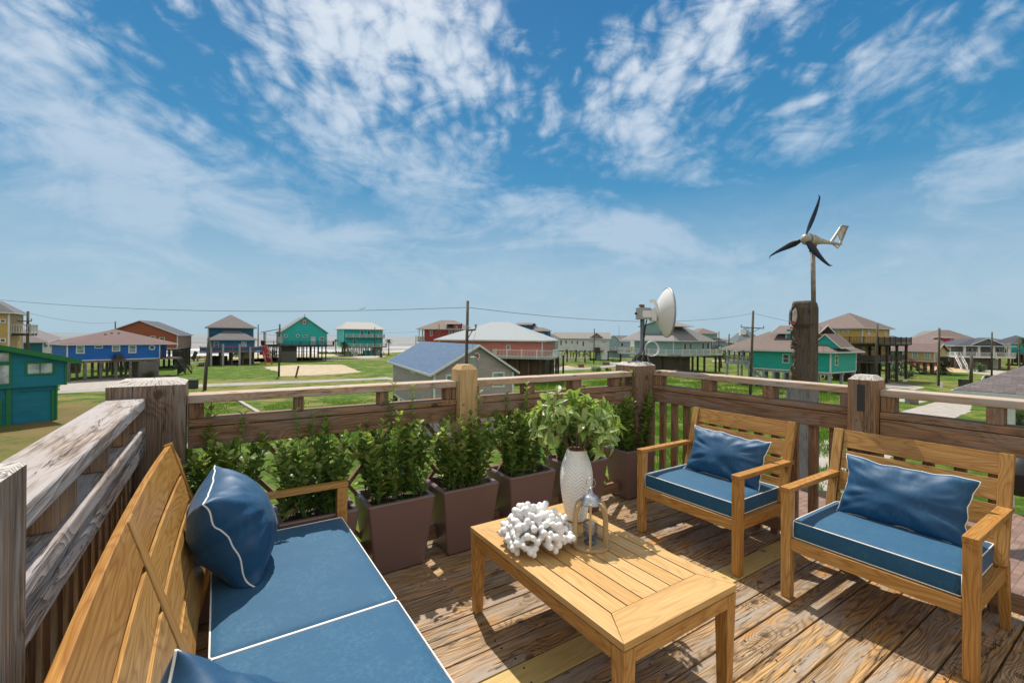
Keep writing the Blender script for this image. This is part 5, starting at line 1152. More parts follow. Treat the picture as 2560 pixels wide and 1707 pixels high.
# far roofs on the skyline
for lb, c, x0_, x1_, ye, yr, Y_, mt, wl in (('low far house with navy roof right of the yellow house', 7, 690, 935, 535, 458, 175, 'roof_dark', 'pale_blue'), ('far house with brownish roof, left of the crimson house on the skyline', 7, 1010, 1170, 535, 488, 260, 'roof_brown', 'tan_wall'),
        ('tiny far house with orange roof on the skyline', 7, 1085, 1220, 538, 505, 225, 'roof_mauve', 'tan_wall'), ('far grey-roofed house peeping over the dark porch roof', 7, 1840, 2010, 520, 478, 230, 'roof_grey', 'pale_blue'),
        ('pale far house right of the sage green deck', 5, 2245, 2420, 770, 735, 250, 'roof_light', 'white_wall'), ('small far house with a white roof between the grey and the teal houses', 4, 1615, 1700, 760, 722, 230, 'roof_cream', 'white_wall'),
        ('far house with light roof left of the crimson roof', 7, 1255, 1400, 490, 400, 190, 'roof_light', 'tan_wall')):
    h = House('house', lb, 'house', (C(c, x0_, 0)[0], Y_), (C(c, x1_, 0)[0], Y_), d=12, group='far houses on the skyline'); ze_ = h.zz(c, x0_, ye, Y_); h.walls(0 if ze_ < 5 else 3.2, ze_, wl); h.roof('hip', ze_, h.zz(c, x0_, yr, Y_ + 6), mt, over=.6); h.stilts(3.2, 4, 2)
# near grey house with the blue shingle roof
h = House('house', 'grey house with blue shingle roof standing just beyond the planter rail', 'house', (C(3, 712, 0)[0], 52), (C(3, 1210, 0)[0], 36), dpx=C(3, 2165, 0)[0], group=None)
zeR = h.wp(*C(3, 1210, 1010))[1]; zbot = h.wp(*C(3, 712, 1290))[1]
ze_ = h.wp(*C(3, 712, 935))[1] ; ze_ = (ze_ + zeR) / 2; yr_ = h.wp(*C(3, 1735, 700), 'r')[0]; zr_ = h.wp(*C(3, 1735, 690), 'r')[1]
h.walls(zbot, ze_, 'grey_wall'); h.walls(0, zbot - .15, 'grey_wall', x0=h.W * .25, trim=None)
h.roof('gx', ze_ - .15, zr_, 'roof_blue', over=.4, x0=-1.3, gmat='grey_wall', ry=(yr_ + .4) / (h.d + .8), wallz=ze_ - .1)
h.win(3, (920, 975, 980, 1052), glass='blind_glass', fw=.12); h.win(3, (1340, 1058, 1470, 1248), 'r', glass='green_glass', fw=.12, bars=1); h.win(3, (1910, 1028, 2062, 1212), 'r', glass='green_glass', fw=.12, bars=1)
h.win(3, (1685, 790, 1757, 878), 'r', round_=True, glass='red_trim', name='gable_vent'); m = MB(); yy, zz_ = h.wp(*C(3, 1195, 1240)); m.box(yy - .05, yy + .05, -.12, -.02, 0, zz_); h.b(m, 'meter_pipe', 'galv')
m = MB()
for xx in (-1.2,): m.box(xx - .12, xx + .12, .2, .44, -.2, ze_ - .1); m.box(xx, 0, .1, 3, 2.0, 2.2); m.box(-1.2, -1.1, .2, 3, 2.2, 3.2)
h.b(m, 'side_porch', 'dark_timber'); h.stilts(zbot, 2, 3, 'dark_timber', .25, x0=.3, x1=h.W * .2, beam=False)
# 22 near shelter roof at right
h = House('shelter', 'open shelter with mauve-grey shingle roof and white gutter, low at the right edge', 'shelter', (2382, 21.5), (2900, 17), d=7)
ze_ = h.wp(2382, 976)[1]; h.roof('hip', ze_ - .16, ze_ + 1.45, 'roof_near', over=.0, fascia='white_trim', th=.2)
for x_, y_ in ((.5, .6), (1.6, .5), (h.W - .5, .5), (1.2, 6)): m = MB(); m.tube([(x_ + .9, y_, -.3), (x_ + .9, y_, ze_ - .1)], .11, 10); h.b(m, 'post', 'grey_timber')
m = MB(); m.box(1.55, 1.75, .15, .35, 0, ze_ - .1); h.b(m, 'downspout', 'white_trim')

# ================================================================== GROUND, SEA, ROADS
def grassmat():
    m, g, b = newmat('grass'); o = g.obj(); n1 = g.noise(o, .05, 4, .6); n2 = g.noise(o, .35, 5, .65); n3 = g.noise(o, 3.5, 4, .7)
    c = g.mix(g.mr(n2, .35, .65), (.055, .12, .008), (.155, .22, .020)); c = g.mix(g.mr(n3, .38, .62, 0, .85), c, (.035, .08, .008)); c = g.mix(g.mr(g.noise(o, 1.2, 5, .7), .55, .7, 0, .5), c, (.22, .25, .05))
    dry = g.m('MULTIPLY', g.mr(g.m('ADD', n1, g.m('MULTIPLY', g.m('SUBTRACT', n2, .5), .9)), .47, .62), .8); c = g.mix(dry, c, (.22, .19, .06))
    x, y, z = g.xyz(o); lf = g.m('MULTIPLY', g.mr(x, -24, -34, 0, 1), g.mr(y, 52, 40, 0, 1)); c = g.mix(g.m('MULTIPLY', lf, g.mr(n2, .3, .55, .35, .95)), c, (.19, .135, .055))
    g.set(b.inputs['Base Color'], c); b.inputs['Roughness'].default_value = .9; b.inputs['Specular IOR Level'].default_value = .15
    g.set(b.inputs['Normal'], g.bump(g.m('ADD', n3, g.noise(o, 25, 3, .7)), .7, .08))
grassmat()
shore = [(-900, 906), (-200, 897), (465, 890), (830, 882), (1050, 876), (1400, 868), (1830, 858), (2600, 856.5), (3600, 864)]
sw = [gp(*p) for p in shore]
def sheet(name, pts, mat, z=0, parent=None):
    m = MB(); m.quad([(p[0], p[1], p[2] + z) for p in pts]); o = m.build(name, mat); return struct(o)
def poly(name, px, mat, z):
    P_ = [gp(*p) for p in px]; out_ = []; j_ = .55 if name == 'sand_lot' else .16
    for a, b in zip(P_, P_[1:] + P_[:1]):
        n_ = max(1, min(60, int((b - a).length / (.7 if j_ > .3 else 1.2)))); pr = Vector((-(b - a).y, (b - a).x, 0)).normalized()
        for k in range(n_): q = a.lerp(b, k / n_); out_.append(q + pr * (mnoise.noise(Vector((q.x * .9, q.y * .9, 1))) * j_ + mnoise.noise(Vector((q.x * 3.1, q.y * 3.1, 7))) * j_ * .6))
    return sheet(name, out_, mat, z)
m = MB()
for a, b in zip(sw, sw[1:]): m.quad([(a.x, -60, GZ), (b.x, -60, GZ), tuple(b), tuple(a)])
e_ = sw[0]; m.quad([(-900, -60, GZ), (e_.x, -60, GZ), tuple(e_), (-900, e_.y - 60, GZ)]); e_ = sw[-1]; m.quad([(e_.x, -60, GZ), (e_.x + 4000, -60, GZ), (e_.x + 4000, e_.y, GZ), tuple(e_)])
for v_ in m.v: pass
struct(m.build('ground', 'grass'))
inn = [gp(p[0], p[1] + (9 if p[0] < 1000 else 1.2)) for p in shore]
m = MB()
for k in range(len(sw) - 1): a, b, c, d = inn[k], inn[k + 1], sw[k + 1], sw[k]; m.quad([(a.x, a.y, GZ + .03), (b.x, b.y, GZ + .03), (c.x, c.y, GZ + .02), (d.x, d.y, GZ + .02)]); m.quad([(d.x, d.y, GZ + .02), (c.x, c.y, GZ + .02), (c.x - 3, c.y + 14, GZ - .6), (d.x - 3, d.y + 14, GZ - .6)])
struct(m.build('beach', 'sand'))
mm, g, b = newmat('sea_water'); o = g.obj(); sv = g.v('MULTIPLY', o, (.012, .10, 1))
n1 = g.noise(sv, 1, 5, .65, .4); n2 = g.noise(g.v('MULTIPLY', o, (.05, .5, 1)), 1, 4, .6)
x, y, z = g.xyz(o); dsh = g.m('SUBTRACT', y, g.m('MULTIPLY_ADD', x, .35, 175.)); near = g.mr(dsh, 260, 0, 0, .14)
foam = g.mr(g.m('ADD', n1, g.m('ADD', near, g.m('MULTIPLY', g.m('SUBTRACT', n2, .5), .25))), .60, .68)
foam = g.m('MULTIPLY', foam, g.mr(dsh, 1400, 300, .15, 1))
c = g.mix(g.mr(n1, .3, .7), (.135, .125, .11), (.20, .195, .18)); c = g.mix(g.mr(dsh, 200, 1500), c, (.17, .20, .21)); c = g.mix(g.m('MULTIPLY', foam, .85), c, (.75, .75, .74))
g.set(b.inputs['Base Color'], c); b.inputs['Roughness'].default_value = .55; b.inputs['Specular IOR Level'].default_value = .25
g.set(b.inputs['Normal'], g.bump(g.m('ADD', n2, g.noise(g.v('MULTIPLY', o, (.3, 1.5, 1)), 1, 3)), .5, .5))
m = MB(); m.quad([(-9000, 100, GZ - .35), (30000, 100, GZ - .35), (30000, 40000, GZ - .35), (-30000, 40000, GZ - .35), (-30000, 100, GZ - .35)]); struct(m.build('sea', 'sea_water'))
# roads and slabs
def c2(l, n): return [C(n, *p) for p in l]
poly('street', [(30, 975)] + c2([(690, 1090), (1300, 1068)], 1) + [(500, 960)] + c2([(2352, 1005)], 2) + c2([(610, 1090)], 3) + [(1010, 948)] + [(1010, 952)] + c2([(610, 1118)], 3) + c2([(2352, 1030), (210, 1118)], 2) + c2([(1300, 1092), (690, 1122)], 1) + [(20, 990)], 'road', .012)
poly('driveway', c2([(690, 1000), (820, 980), (1400, 915), (1900, 925), (2000, 960), (1300, 1066), (690, 1092)], 1), 'concrete', .016)
poly('driveway', c2([(1190, 1110), (1545, 1118), (2156, 1068), (1960, 1072), (1760, 1030), (1545, 1010)], 4), 'sand', .016)
poly('street', c2([(0, 1118), (560, 1090), (870, 1060), (1200, 1010), (800, 1003), (700, 1010), (870, 1035), (560, 1070), (0, 1075)], 5), 'road', .02)
poly('sand_lot', c2([(1080, 872), (1290, 852), (1500, 843), (2040, 840), (2110, 870), (2265, 928), (2200, 938), (1900, 962), (1600, 972), (1470, 978), (1255, 985), (1265, 930), (1150, 905)], 2), 'sand', .02)
poly('driveway', c2([(180, 838), (480, 826), (620, 832), (560, 852), (300, 858)], 3), 'concrete', .016)
poly('street', [(700, 893)] + c2([(620, 855), (300, 862), (0, 862)], 3) + [(560, 903), (430, 908), (430, 912), (600, 907)] + c2([(0, 870), (600, 865)], 3), 'road', .024)
poly('driveway', c2([(720, 1352), (1190, 1225), (1620, 1235), (1590, 1330), (1380, 1420)], 7) + [(2250, 1120), (2060, 1300), (1975, 1290), (2010, 1120)], 'concrete', .016)
poly('driveway', c2([(740, 1045), (870, 1020), (1080, 1055), (950, 1085)], 7), 'concrete', .018)
poly('driveway', c2([(620, 1010), (690, 998), (930, 1030), (850, 1068), (620, 1055)], 7), 'road', .014)
poly('driveway', c2([(690, 1180), (880, 1190), (1110, 1215), (1000, 1235), (690, 1210)], 7), 'concrete', .013)
poly('driveway', c2([(1430, 825), (1560, 835), (2080, 870), (2150, 905), (1950, 918), (1640, 895), (1530, 850)], 7), 'concrete', .018)
poly('sand_lot', c2([(1060, 815), (1370, 815), (1530, 850), (1590, 885), (1250, 880), (1130, 870)], 7), 'tan_ground', .02)
poly('sand_lot', c2([(2090, 850), (2214, 860), (2214, 900), (2150, 880)], 7), 'tan_ground', .02)
poly('street', c2([(0, 1010), (500, 1000), (900, 990), (900, 1004), (500, 1018), (0, 1035)], 6), 'road', .02)
poly('mown_lawn', c2([(1190, 1400), (1190, 1330), (1540, 1280), (1900, 1330), (1480, 1385)], 4), 'grass', .01)
m = MB(); q = C(2, 600, 1250); a = gp(565, 985); b = gp(735, 1085); m.beam(a + Vector((0, 0, .08)), b + Vector((0, 0, .08)), .35, .16); tag(m.build('concrete_kerb', 'concrete', org=(a.x, a.y, GZ)), 'pale concrete strip with dark planks running through the lawn behind the rail', 'kerb')
# raised brick terrace beyond the right rail
mm, g, b = newmat('brick_paving'); br_ = g.N.new('ShaderNodeTexBrick'); g.set(br_.inputs['Vector'], g.attr('g')); br_.inputs['Scale'].default_value = 1; br_.inputs['Brick Width'].default_value = .13; br_.inputs['Row Height'].default_value = .065
br_.inputs['Mortar Size'].default_value = .004; br_.inputs['Color1'].default_value = (.16, .08, .055, 1); br_.inputs['Color2'].default_value = (.26, .15, .11, 1); br_.inputs['Mortar'].default_value = (.07, .05, .04, 1)
g.set(b.inputs['Base Color'], g.mix(g.mr(g.noise(g.obj(), 3, 4), .3, .7, 0, .5), br_.outputs[0], (.24, .18, .15))); b.inputs['Roughness'].default_value = .85
m = MB(); zt = -.68
def gpz(px, py, z): a_, b_ = ray(px, py); Y = (z - EYE) / b_; return (a_ * Y, Y)
pp = [gpz(1865, 1222, zt), gpz(2060, 1226, zt), gpz(2600, 1292, zt)]; q0 = L(3.75, -1.2); q1 = L(3.75, 2.0)
pts = [(q0.x, q0.y), (q0.x + 2.6, q0.y + .1), pp[2], pp[1], pp[0], (q1.x, q1.y)]
m.add([(x_, y_, zt) for x_, y_ in pts] + [(x_, y_, zt - .25) for x_, y_ in pts], [(0, 1, 2, 3, 4, 5)] + [(i, (i + 6), (i + 1) % 6 + 6, (i + 1) % 6) for i in range(6)], [(p[0] * U[0] + p[1] * U[1], p[0] * V[0] + p[1] * V[1], 0) for p in pts] * 2); struct(m.build('brick_terrace', 'brick_paving'))
for i_ in range(3):
    q = (pp[0], pp[1], pp[2])[i_]; m = MB(); m.box(q[0] - .12 + .1, q[0] + .12 + .1, q[1] - .35, q[1] - .11, GZ, zt - .25, ax=2); tag(m.build('terrace_pier', 'grey_timber', org=(q[0], q[1], GZ)), ('timber pier under the terrace corner below the carved post', 'timber pier under the middle of the brick terrace edge', 'timber pier under the right corner of the brick terrace')[i_], 'pier')
# black kettle by the right edge
K = atd(2551, 5.6, 1180); kt = thing('kettle_grill', 'round black kettle grill standing beyond the rail at the right edge', 'grill', (K.x, K.y, zt), 0)
m = MB(); kz = K.z; m.lathe([(.0, kz - .30), (.14, kz - .27), (.24, kz - .15), (.27, kz), (.275, kz + .01), (.27, kz + .02), (.23, kz + .13), (.12, kz + .22), (0, kz + .24)], (K.x, K.y, 0), 36, cap=False); m.build('bowl', 'black_paint', kt, smooth=True)
for a in (0, 2.1, 4.2): m = MB(); m.tube([(K.x + .15 * cos(a), K.y + .15 * sin(a), kz - .24), (K.x + .26 * cos(a), K.y + .26 * sin(a), zt)], .012, 6); m.build('leg', 'galv_dark', kt)

# ================================================================== CARVED POST, TURBINE, DISH
ty = 6.25
def tot(py): return EYE - (py - 846.8) * ty / F
bc = atd(2024.5, ty); ba, bb_ = bc.x * U[0] + bc.y * U[1], bc.x * V[0] + bc.y * V[1]      # near vertical edge in deck coords
tt = thing('carved_post', 'tall dark post carved with a face on a grey base beyond the right rail', 'carved post', (ba + .14, bb_ + .14, zt))
prof = [(170, 1095), (200, 1075), (270, 1062), (350, 1056), (440, 1055), (500, 1060), (545, 1100), (556, 1120), (566, 1078), (590, 1072), (640, 1078), (690, 1092), (712, 1095), (735, 1085), (752, 1080), (778, 1076), (793, 1088), (798, 1118), (806, 1092), (828, 1082), (850, 1095), (868, 1112), (890, 1098), (915, 1084), (960, 1090), (1000, 1108), (1050, 1102), (1085, 1082), (1125, 1070), (1150, 1082), (1175, 1090), (1205, 1066), (1250, 1050), (1330, 1050), (1412, 1048)]
m = MB(); vs = []; fs = []; off = Vector((3, 5, 7)); gs = []
for (yy, xx) in prof:
    z_ = tot(720 + yy / 5.6); ext = (1370 - xx) / 5.6 / 198; chf = .025 if yy > 175 else .05
    top = .03 if yy == 170 else (.012 if yy == 200 else 0); gr = .018 if 540 < yy < 560 else 0
    ring = [(ba + top + gr, bb_ + top + gr), (ba + .265 - top, bb_ + top), (ba + .265 - top, bb_ + ext - .06), (ba + .215, bb_ + ext - .005), (ba + .10, bb_ + ext), (ba + .045, bb_ + ext - .012), (ba + top + gr, bb_ + ext - .055)]
    for p in ring: vs.append((p[0], p[1], z_)); gs.append(Vector((z_, p[0], p[1])) + off)
n = 7
for k in range(len(prof) - 1):
    for i in range(n): j = (i + 1) % n; fs.append((k * n + j, k * n + i, (k + 1) * n + i, (k + 1) * n + j))
fs += [tuple(range(n)), tuple(reversed(range((len(prof) - 1) * n, len(prof) * n)))]
m.add(vs, fs, gs, .4); m.build('carved_head', 'totem_wood', tt, bevel=.004)
m = MB(); m.box(ba - .012, ba + .28, bb_ - .012, bb_ + .30, zt, tot(720 + 1412 / 5.6), ax=2); m.build('base', 'totem_base', tt, bevel=.006)
def onface(cx6, cy6): px, py = C(6, cx6, cy6); return (bb_ + (1370 - cx6) / 5.6 / 198, tot(py))
def relief(name, pts, t0, t1, mat):
    m = MB(); q = [onface(*p) for p in pts]; cy_ = sum(p[0] for p in q) / len(q); cz_ = sum(p[1] for p in q) / len(q); k = len(q)
    inner = [(cy_ + (p[0] - cy_) * .72, cz_ + (p[1] - cz_) * .8) for p in q]
    v_ = [(ba - t0, p[0], p[1]) for p in q] + [(ba - t1, p[0], p[1]) for p in inner]
    m.add(v_, [tuple(reversed(range(k, 2 * k)))] + [(i, k + i, k + (i + 1) % k, (i + 1) % k) for i in range(k)]); return m.build(name, mat, tt, smooth=False)
relief('eye_socket', [(1100, 270), (1150, 232), (1185, 238), (1205, 300), (1215, 400), (1205, 480), (1170, 525), (1110, 528), (1095, 420), (1096, 330)], .001, .006, 'black_paint')
relief('eye', [(1165, 262), (1120, 315), (1112, 400), (1116, 465), (1140, 480), (1175, 470), (1192, 400), (1186, 310)], .006, .022, 'turbine_shell'); relief('eye_rim', [(1116, 462), (1110, 500), (1125, 522), (1165, 512), (1185, 470), (1172, 466), (1140, 480)], .007, .020, 'red_trim')
relief('far_eye', [(1085, 270), (1066, 340), (1062, 420), (1064, 505), (1082, 515), (1092, 420), (1092, 330)], -.002, .012, 'galv'); relief('eye_rim', [(1064, 462), (1063, 505), (1080, 518), (1092, 500), (1090, 470)], .0, .014, 'red_trim')
for pts in ([(1075, 795), (1120, 780), (1170, 782), (1205, 795), (1165, 808), (1110, 810)], ): relief('mouth', pts, .001, .006, 'dark_box')
for pts in ([(1082, 762), (1120, 745), (1165, 758), (1215, 782), (1170, 776), (1110, 778)], [(1085, 825), (1130, 812), (1200, 806), (1245, 810), (1190, 845), (1105, 865)], [(1095, 720), (1110, 690), (1150, 740), (1130, 748)], [(1090, 600), (1130, 590), (1115, 700), (1098, 712)],
            [(1100, 930), (1115, 925), (1150, 1040), (1140, 1070)], [(1075, 1150), (1110, 1080), (1130, 1110), (1180, 1250), (1160, 1310), (1120, 1200)], [(1130, 1130), (1160, 1120), (1215, 1280), (1200, 1320)]): relief('relief_carving', pts, .0, .016, 'totem_wood')
m = MB(); m.box(ba - .003, ba + .02, bb_ + .0, bb_ + .26, tot(720 + 560 / 5.6), tot(720 + 545 / 5.6)); m.build('neck_groove', 'dark_box', tt)
# turbine
tx = atd(2034, ty + .18, 749); tb = thing('wind_turbine', 'small wind turbine with three black blades on a pipe above the carved post', 'wind turbine', (tx.x, tx.y, tot(749) - .02), 0)
hub = atd(2032, ty + .18, 600); m = MB(); m.tube([(tx.x, tx.y, tot(749) - .05), (hub.x, hub.y, hub.z - .08)], .030, 14); m.build('mast', 'pipe_tan', tb, smooth=True)
m = MB(); m.lathe([(.036, -.17), (.045, -.165), (.045, -.10), (.052, -.095), (.052, -.055), (.03, -.03)], (hub.x, hub.y, hub.z), 20); m.build('yaw_collar', 'rust', tb, smooth=True)
nd = Vector((-.941, -.339, .03)).normalized(); up = Vector((0, 0, 1)); e2 = up.cross(nd).normalized(); e3 = nd.cross(e2)
MT = Matrix((e3, e2 * -1, nd)).transposed()      # local z -> nose direction
MT = Matrix((e2.cross(nd), e2, nd)).transposed()
hc = Vector((hub.x, hub.y, hub.z))
m = MB(); m.lathe([(0, .205), (.02, .203), (.045, .19), (.066, .165), (.078, .12), (.082, .06), (.078, 0), (.066, -.06), (.05, -.13), (.035, -.22), (.026, -.34), (.021, -.48), (.019, -.56), (0, -.565)], hc, 28, MT, cap=False); m.build('nacelle', 'turbine_shell', tb, smooth=True)
m = MB(); m.lathe([(.083, .10), (.085, .112), (.083, .124)], hc, 28, MT, cap=False); m.build('nacelle_band', 'galv_dark', tb, smooth=True)
# tail fin with cut-out: flat plate in the vertical plane through the body
def TP(s_, z_): return hc + nd * (-.35 + (s_ + .35) * .86) + up * z_ * .84
def plate(mb_, pts, th_):
    nn = e2 * (th_ / 2); k = len(pts); v_ = [TP(*p) + nn for p in pts] + [TP(*p) - nn for p in pts]
    mb_.add(v_, [tuple(range(k)), tuple(reversed(range(k, 2 * k)))] + [(i, k + i, k + (i + 1) % k, (i + 1) % k) for i in range(k)])
m = MB()
for pts in ([(-.35, .01), (-.62, .335), (-.66, .345), (-.60, .25), (-.42, .01)], [(-.62, .335), (-.81, .345), (-.79, .31), (-.61, .30)], [(-.81, .345), (-.63, .01), (-.575, .01), (-.72, .27), (-.66, .345)], [(-.60, .07), (-.66, .08), (-.78, .33), (-.60, .325), (-.55, .17)], [(-.38, -.01), (-.55, -.085), (-.63, .01), (-.585, .01), (-.54, -.055), (-.42, .01)], [(-.35, .012), (-.65, .012), (-.65, -.008), (-.35, -.008)]): plate(m, pts, .012)
m.build('tail_fin', 'turbine_shell', tb)
hubc = hc + nd * .165
for k, (dx_, dy_) in enumerate(((33, 99), (-86, -27), (49, -78))):
    # direction in rotor plane whose view projection is (dx,dy)
    vd = Vector((.548, .837, 0)); rgt = Vector((.837, -.548, 0)); c_ = abs(nd.dot(vd)); a_ = math.atan2(dy_, dx_ / .8)
    pl = (rgt - nd * rgt.dot(nd)).normalized(); d = pl * cos(a_) + nd.cross(pl) * sin(a_) * (1 if nd.cross(pl).z > 0 else -1); tn = d.cross(nd)
    m = MB(); ps = [(0.04, .022, .0), (.09, .04, 0), (.16, .06, .004), (.26, .055, .008), (.36, .042, .01), (.46, .030, .008), (.54, .020, 0), (.575, .016, -.008), (.595, .012, -.03), (.60, .004, -.036)]
    vs = []; fs = []
    for j, (r_, ch_, sw_) in enumerate(ps):
        tw_ = rad(34 - 38 * min(1, r_ / .4)); cd_ = (tn * cos(tw_) + nd * sin(tw_)); th_ = nd * cos(tw_) - tn * sin(tw_); c0 = hubc + d * r_ + tn * sw_
        for q, t_ in ((-.5, 0), (-.2, .10), (.25, .08), (.5, 0), (.2, -.05), (-.2, -.05)): vs.append(c0 + cd_ * q * ch_ * 1.5 + th_ * t_ * ch_)
    for j in range(len(ps) - 1):
        for i in range(6): i2 = (i + 1) % 6; fs.append((j * 6 + i, j * 6 + i2, (j + 1) * 6 + i2, (j + 1) * 6 + i))
    fs += [tuple(range(6)), tuple(reversed(range(54, 60)))]; m.add(vs, fs); m.build('blade', 'blade_black', tb, smooth=True)
# dish on the corner post
dY = L(3.34, 2.93).y; d0 = atd(1606, dY, 880); ds = thing('dish_antenna', 'white round dish antenna on a bent steel mast on the corner post', 'antenna', (*[L(3.33, 2.93)[i] for i in (0, 1)], 1.215), 0); b0 = atd(1582, dY, 903)
m = MB(); m.tube([b0 + Vector((0, 0, -.02)), atd(1588, dY, 893), atd(1600, dY, 881), atd(1605.5, dY, 868), atd(1606, dY, 850), atd(1606, dY, 762)], .0205, 16); m.build('mast', 'galv_dark', ds, smooth=True)
m = MB(); m.box(b0.x - .06, b0.x + .07, b0.y - .06, b0.y + .06, 1.213, 1.222); m.tube([atd(1613, dY, 873), (b0.x + .16, b0.y + .02, 1.222)], .008, 6); m.tube([atd(1613, dY, 873), (b0.x + .12, b0.y + .12, 1.222)], .008, 6); m.build('foot_bracket', 'galv_dark', ds)
ax_ = Vector((.99, -.02, .0)).normalized(); s2 = up.cross(ax_).normalized(); MD = Matrix((ax_.cross(s2) * -1, s2, ax_)).transposed(); MD = Matrix((s2.cross(ax_), s2, ax_)).transposed(); dc = atd(1640, dY, 781)
m = MB(); R_ = .232
pf = [(R_ * math.sqrt(t), .100 * t) for t in [i / 14 for i in range(1, 15)]]; m.lathe([(.055, -.012), (.055, .004)] + pf + [(R_ + .004, .098), (R_ + .006, .104), (R_ + .004, .110), (R_ - .003, .112), (R_ * .9, .122), (R_ * .6, .134), (R_ * .3, .142), (0, .144)], dc, 56, MD, cap=False); m.build('reflector', 'plastic_white', ds, smooth=True)
m = MB(); m.lathe([(R_ + .003, .096), (R_ + .0075, .100), (R_ + .0075, .109), (R_ + .003, .113)], dc, 56, MD, cap=False); m.build('rim', 'galv', ds, smooth=True)
def dbox(name, x0, y0, x1, y1, dep, mat, bev=.004, off=0):
    p = atd(C(5, x0, 0)[0], dY - dep + off, C(5, 0, y0)[1]); q = atd(C(5, x1, 0)[0], dY - dep + off, C(5, 0, y1)[1]); m = MB(); m.box(p.x, q.x, dY - dep + off, dY + dep + off, q.z, p.z); return m.build(name, mat, ds, bevel=bev)
dbox('clamp_plate', 1148, 335, 1310, 482, .035, 'galv'); dbox('radio_unit', 1210, 375, 1325, 462, .045, 'plastic_white', .008); dbox('mount_bracket', 1325, 335, 1386, 500, .05, 'plastic_white', .008); dbox('mount_head', 1285, 338, 1330, 378, .03, 'plastic_white', .006); dbox('clamp_bolt', 1118, 396, 1150, 422, .012, 'rubber', .003); dbox('mast_cap', 1176, 298, 1228, 326, .022, 'rust', .002)
m = MB(); m.sweep([atd(*C(5, 1300, 0)[:1], dY, C(5, 0, 262)[1]), atd(C(5, 1350, 0)[0], dY, C(5, 0, 255)[1]), atd(C(5, 1378, 0)[0], dY, C(5, 0, 300)[1]), atd(C(5, 1378, 0)[0], dY, C(5, 0, 345)[1])], .03, .012, up=(0, 1, 0)); m.build('handle_bracket', 'plastic_white', ds)
m = MB(); cr = atd(C(5, 1322, 0)[0], dY - .03, C(5, 0, 840)[1]); m.tube([cr + Vector((cos(t) * .067, .01 * sin(t * 2), sin(t) * .069)) for t in [2 * pi * k / 36 for k in range(36)]], .0042, 6, True); m.tube([cr + Vector((cos(t) * .063, .014 + .01 * sin(t * 2), sin(t) * .071)) for t in [2 * pi * k / 36 for k in range(36)]], .0042, 6, True); m.build('cable_coil', 'plastic_white', ds, smooth=True)
m = MB()
for pts in ([(1255, 490), (1240, 560), (1225, 650), (1222, 800), (1225, 900), (1240, 985)], [(1262, 490), (1250, 540), (1235, 640), (1232, 700)], [(1150, 900), (1120, 950), (1130, 985)]): m.tube([atd(C(5, x_, 0)[0], dY - .028, C(5, 0, y_)[1]) for x_, y_ in pts], .004, 6)
m.build('cable', 'rubber', ds, smooth=True)

# ================================================================== POLES, WIRES, VEGETATION
def pole(label, top, basepx, Y, w=.27, arm=None, conduit=False, tr=False, lean=0, botz=0, box=None, mat='pole_wood'):
    t = atd(top[0], Y * KD, top[1]); bx_ = atd(basepx, Y * KD); bx_.z = GZ - .3
    r = thing('utility_pole', label, 'utility pole', (bx_.x, bx_.y, GZ), 0, 'timber utility poles'); m = MB(); m.tube([bx_, t], w / 2 * 1.15, 12, r1=w / 2 * .85); m.build('shaft', mat, r, smooth=True)
    if arm:
        a = atd(arm[0], Y * KD, arm[2]); b_ = atd(arm[1], Y * KD, arm[3] if len(arm) > 3 else arm[2]); m = MB(); m.beam(a + Vector((0, -.2, 0)), b_ + Vector((0, -.2, 0)), .09, .11)
        mid = (a + b_) / 2; mx = t.lerp(bx_, .2); q = Vector((t.x, t.y - .2, a.z - .55)); m.beam(q, a.lerp(Vector((t.x, a.y, a.z)), .35) + Vector((0, -.2, 0)), .05, .05); m.beam(q, b_.lerp(Vector((t.x, a.y, a.z)), .35) + Vector((0, -.2, 0)), .05, .05); m.build('crossarm', 'brown_timber', r)
        for e_ in (a, b_): m = MB(); m.tube([e_ + Vector((0, -.2, .05)), e_ + Vector((0, -.2, .32))], [.05, .07], 8); m.build('insulator', 'galv', r)
    if conduit: m = MB(); m.tube([bx_ + Vector((-w * .8, -.05, 0)), bx_.lerp(t, .62) + Vector((-w * .75, -.05, 0))], .06, 8); m.build('conduit', 'galv', r)
    if box: m = MB(); m.box(bx_.x + .1, bx_.x + .75, bx_.y - .5, bx_.y - .1, GZ + box, GZ + box + 1.1); m.build('meter_box', 'galv', r)
    if tr:
        c_ = atd(*((C(3, 1680, 0)[0]), Y * KD - .2, C(3, 0, 900)[1])); m = MB(); m.lathe([(0, -.42), (.19, -.40), (.205, -.34), (.205, .22), (.22, .24), (.2, .29), (.07, .32), (0, .32)], c_, 24, cap=False); m.build('transformer', 'grey_trim', r, smooth=True)
        m = MB()
        for dx_ in (-.07, .08): m.tube([c_ + Vector((dx_, 0, .28)), c_ + Vector((dx_, 0, .5))], [.04, .03], 8)
        m.tube([c_ + Vector((-.07, 0, .5)), c_ + Vector((-.03, 0, 1.2)), c_ + Vector((.15, 0, 1.75))], .009, 5); m.tube([c_ + Vector((.2, 0, .2)), c_ + Vector((.32, 0, -.1)), c_ + Vector((.28, 0, -.5)), c_ + Vector((.1, 0, -.7))], .013, 5); m.build('bushings', 'galv_dark', r)
    return t
p9 = pole('dark utility pole with transformer beside the yellow pine post', (1169.5, 752), 1163, 31, .20, arm=(1168, 1190, 826, 824), tr=True)
p14 = pole('thick leaning utility pole with crossarm left of the turquoise house', (1883, 777), 1876.5, 64, .30, arm=(1851, 1907, 818, 821))
pole('utility pole with crossarm rising behind the green-trimmed house', (70, 778), 69, 62, .30, arm=(48.5, 83, 803)); pole('short pole tip between the blue and the orange roofs', (288.5, 803.5), 288.5, 112, .28)
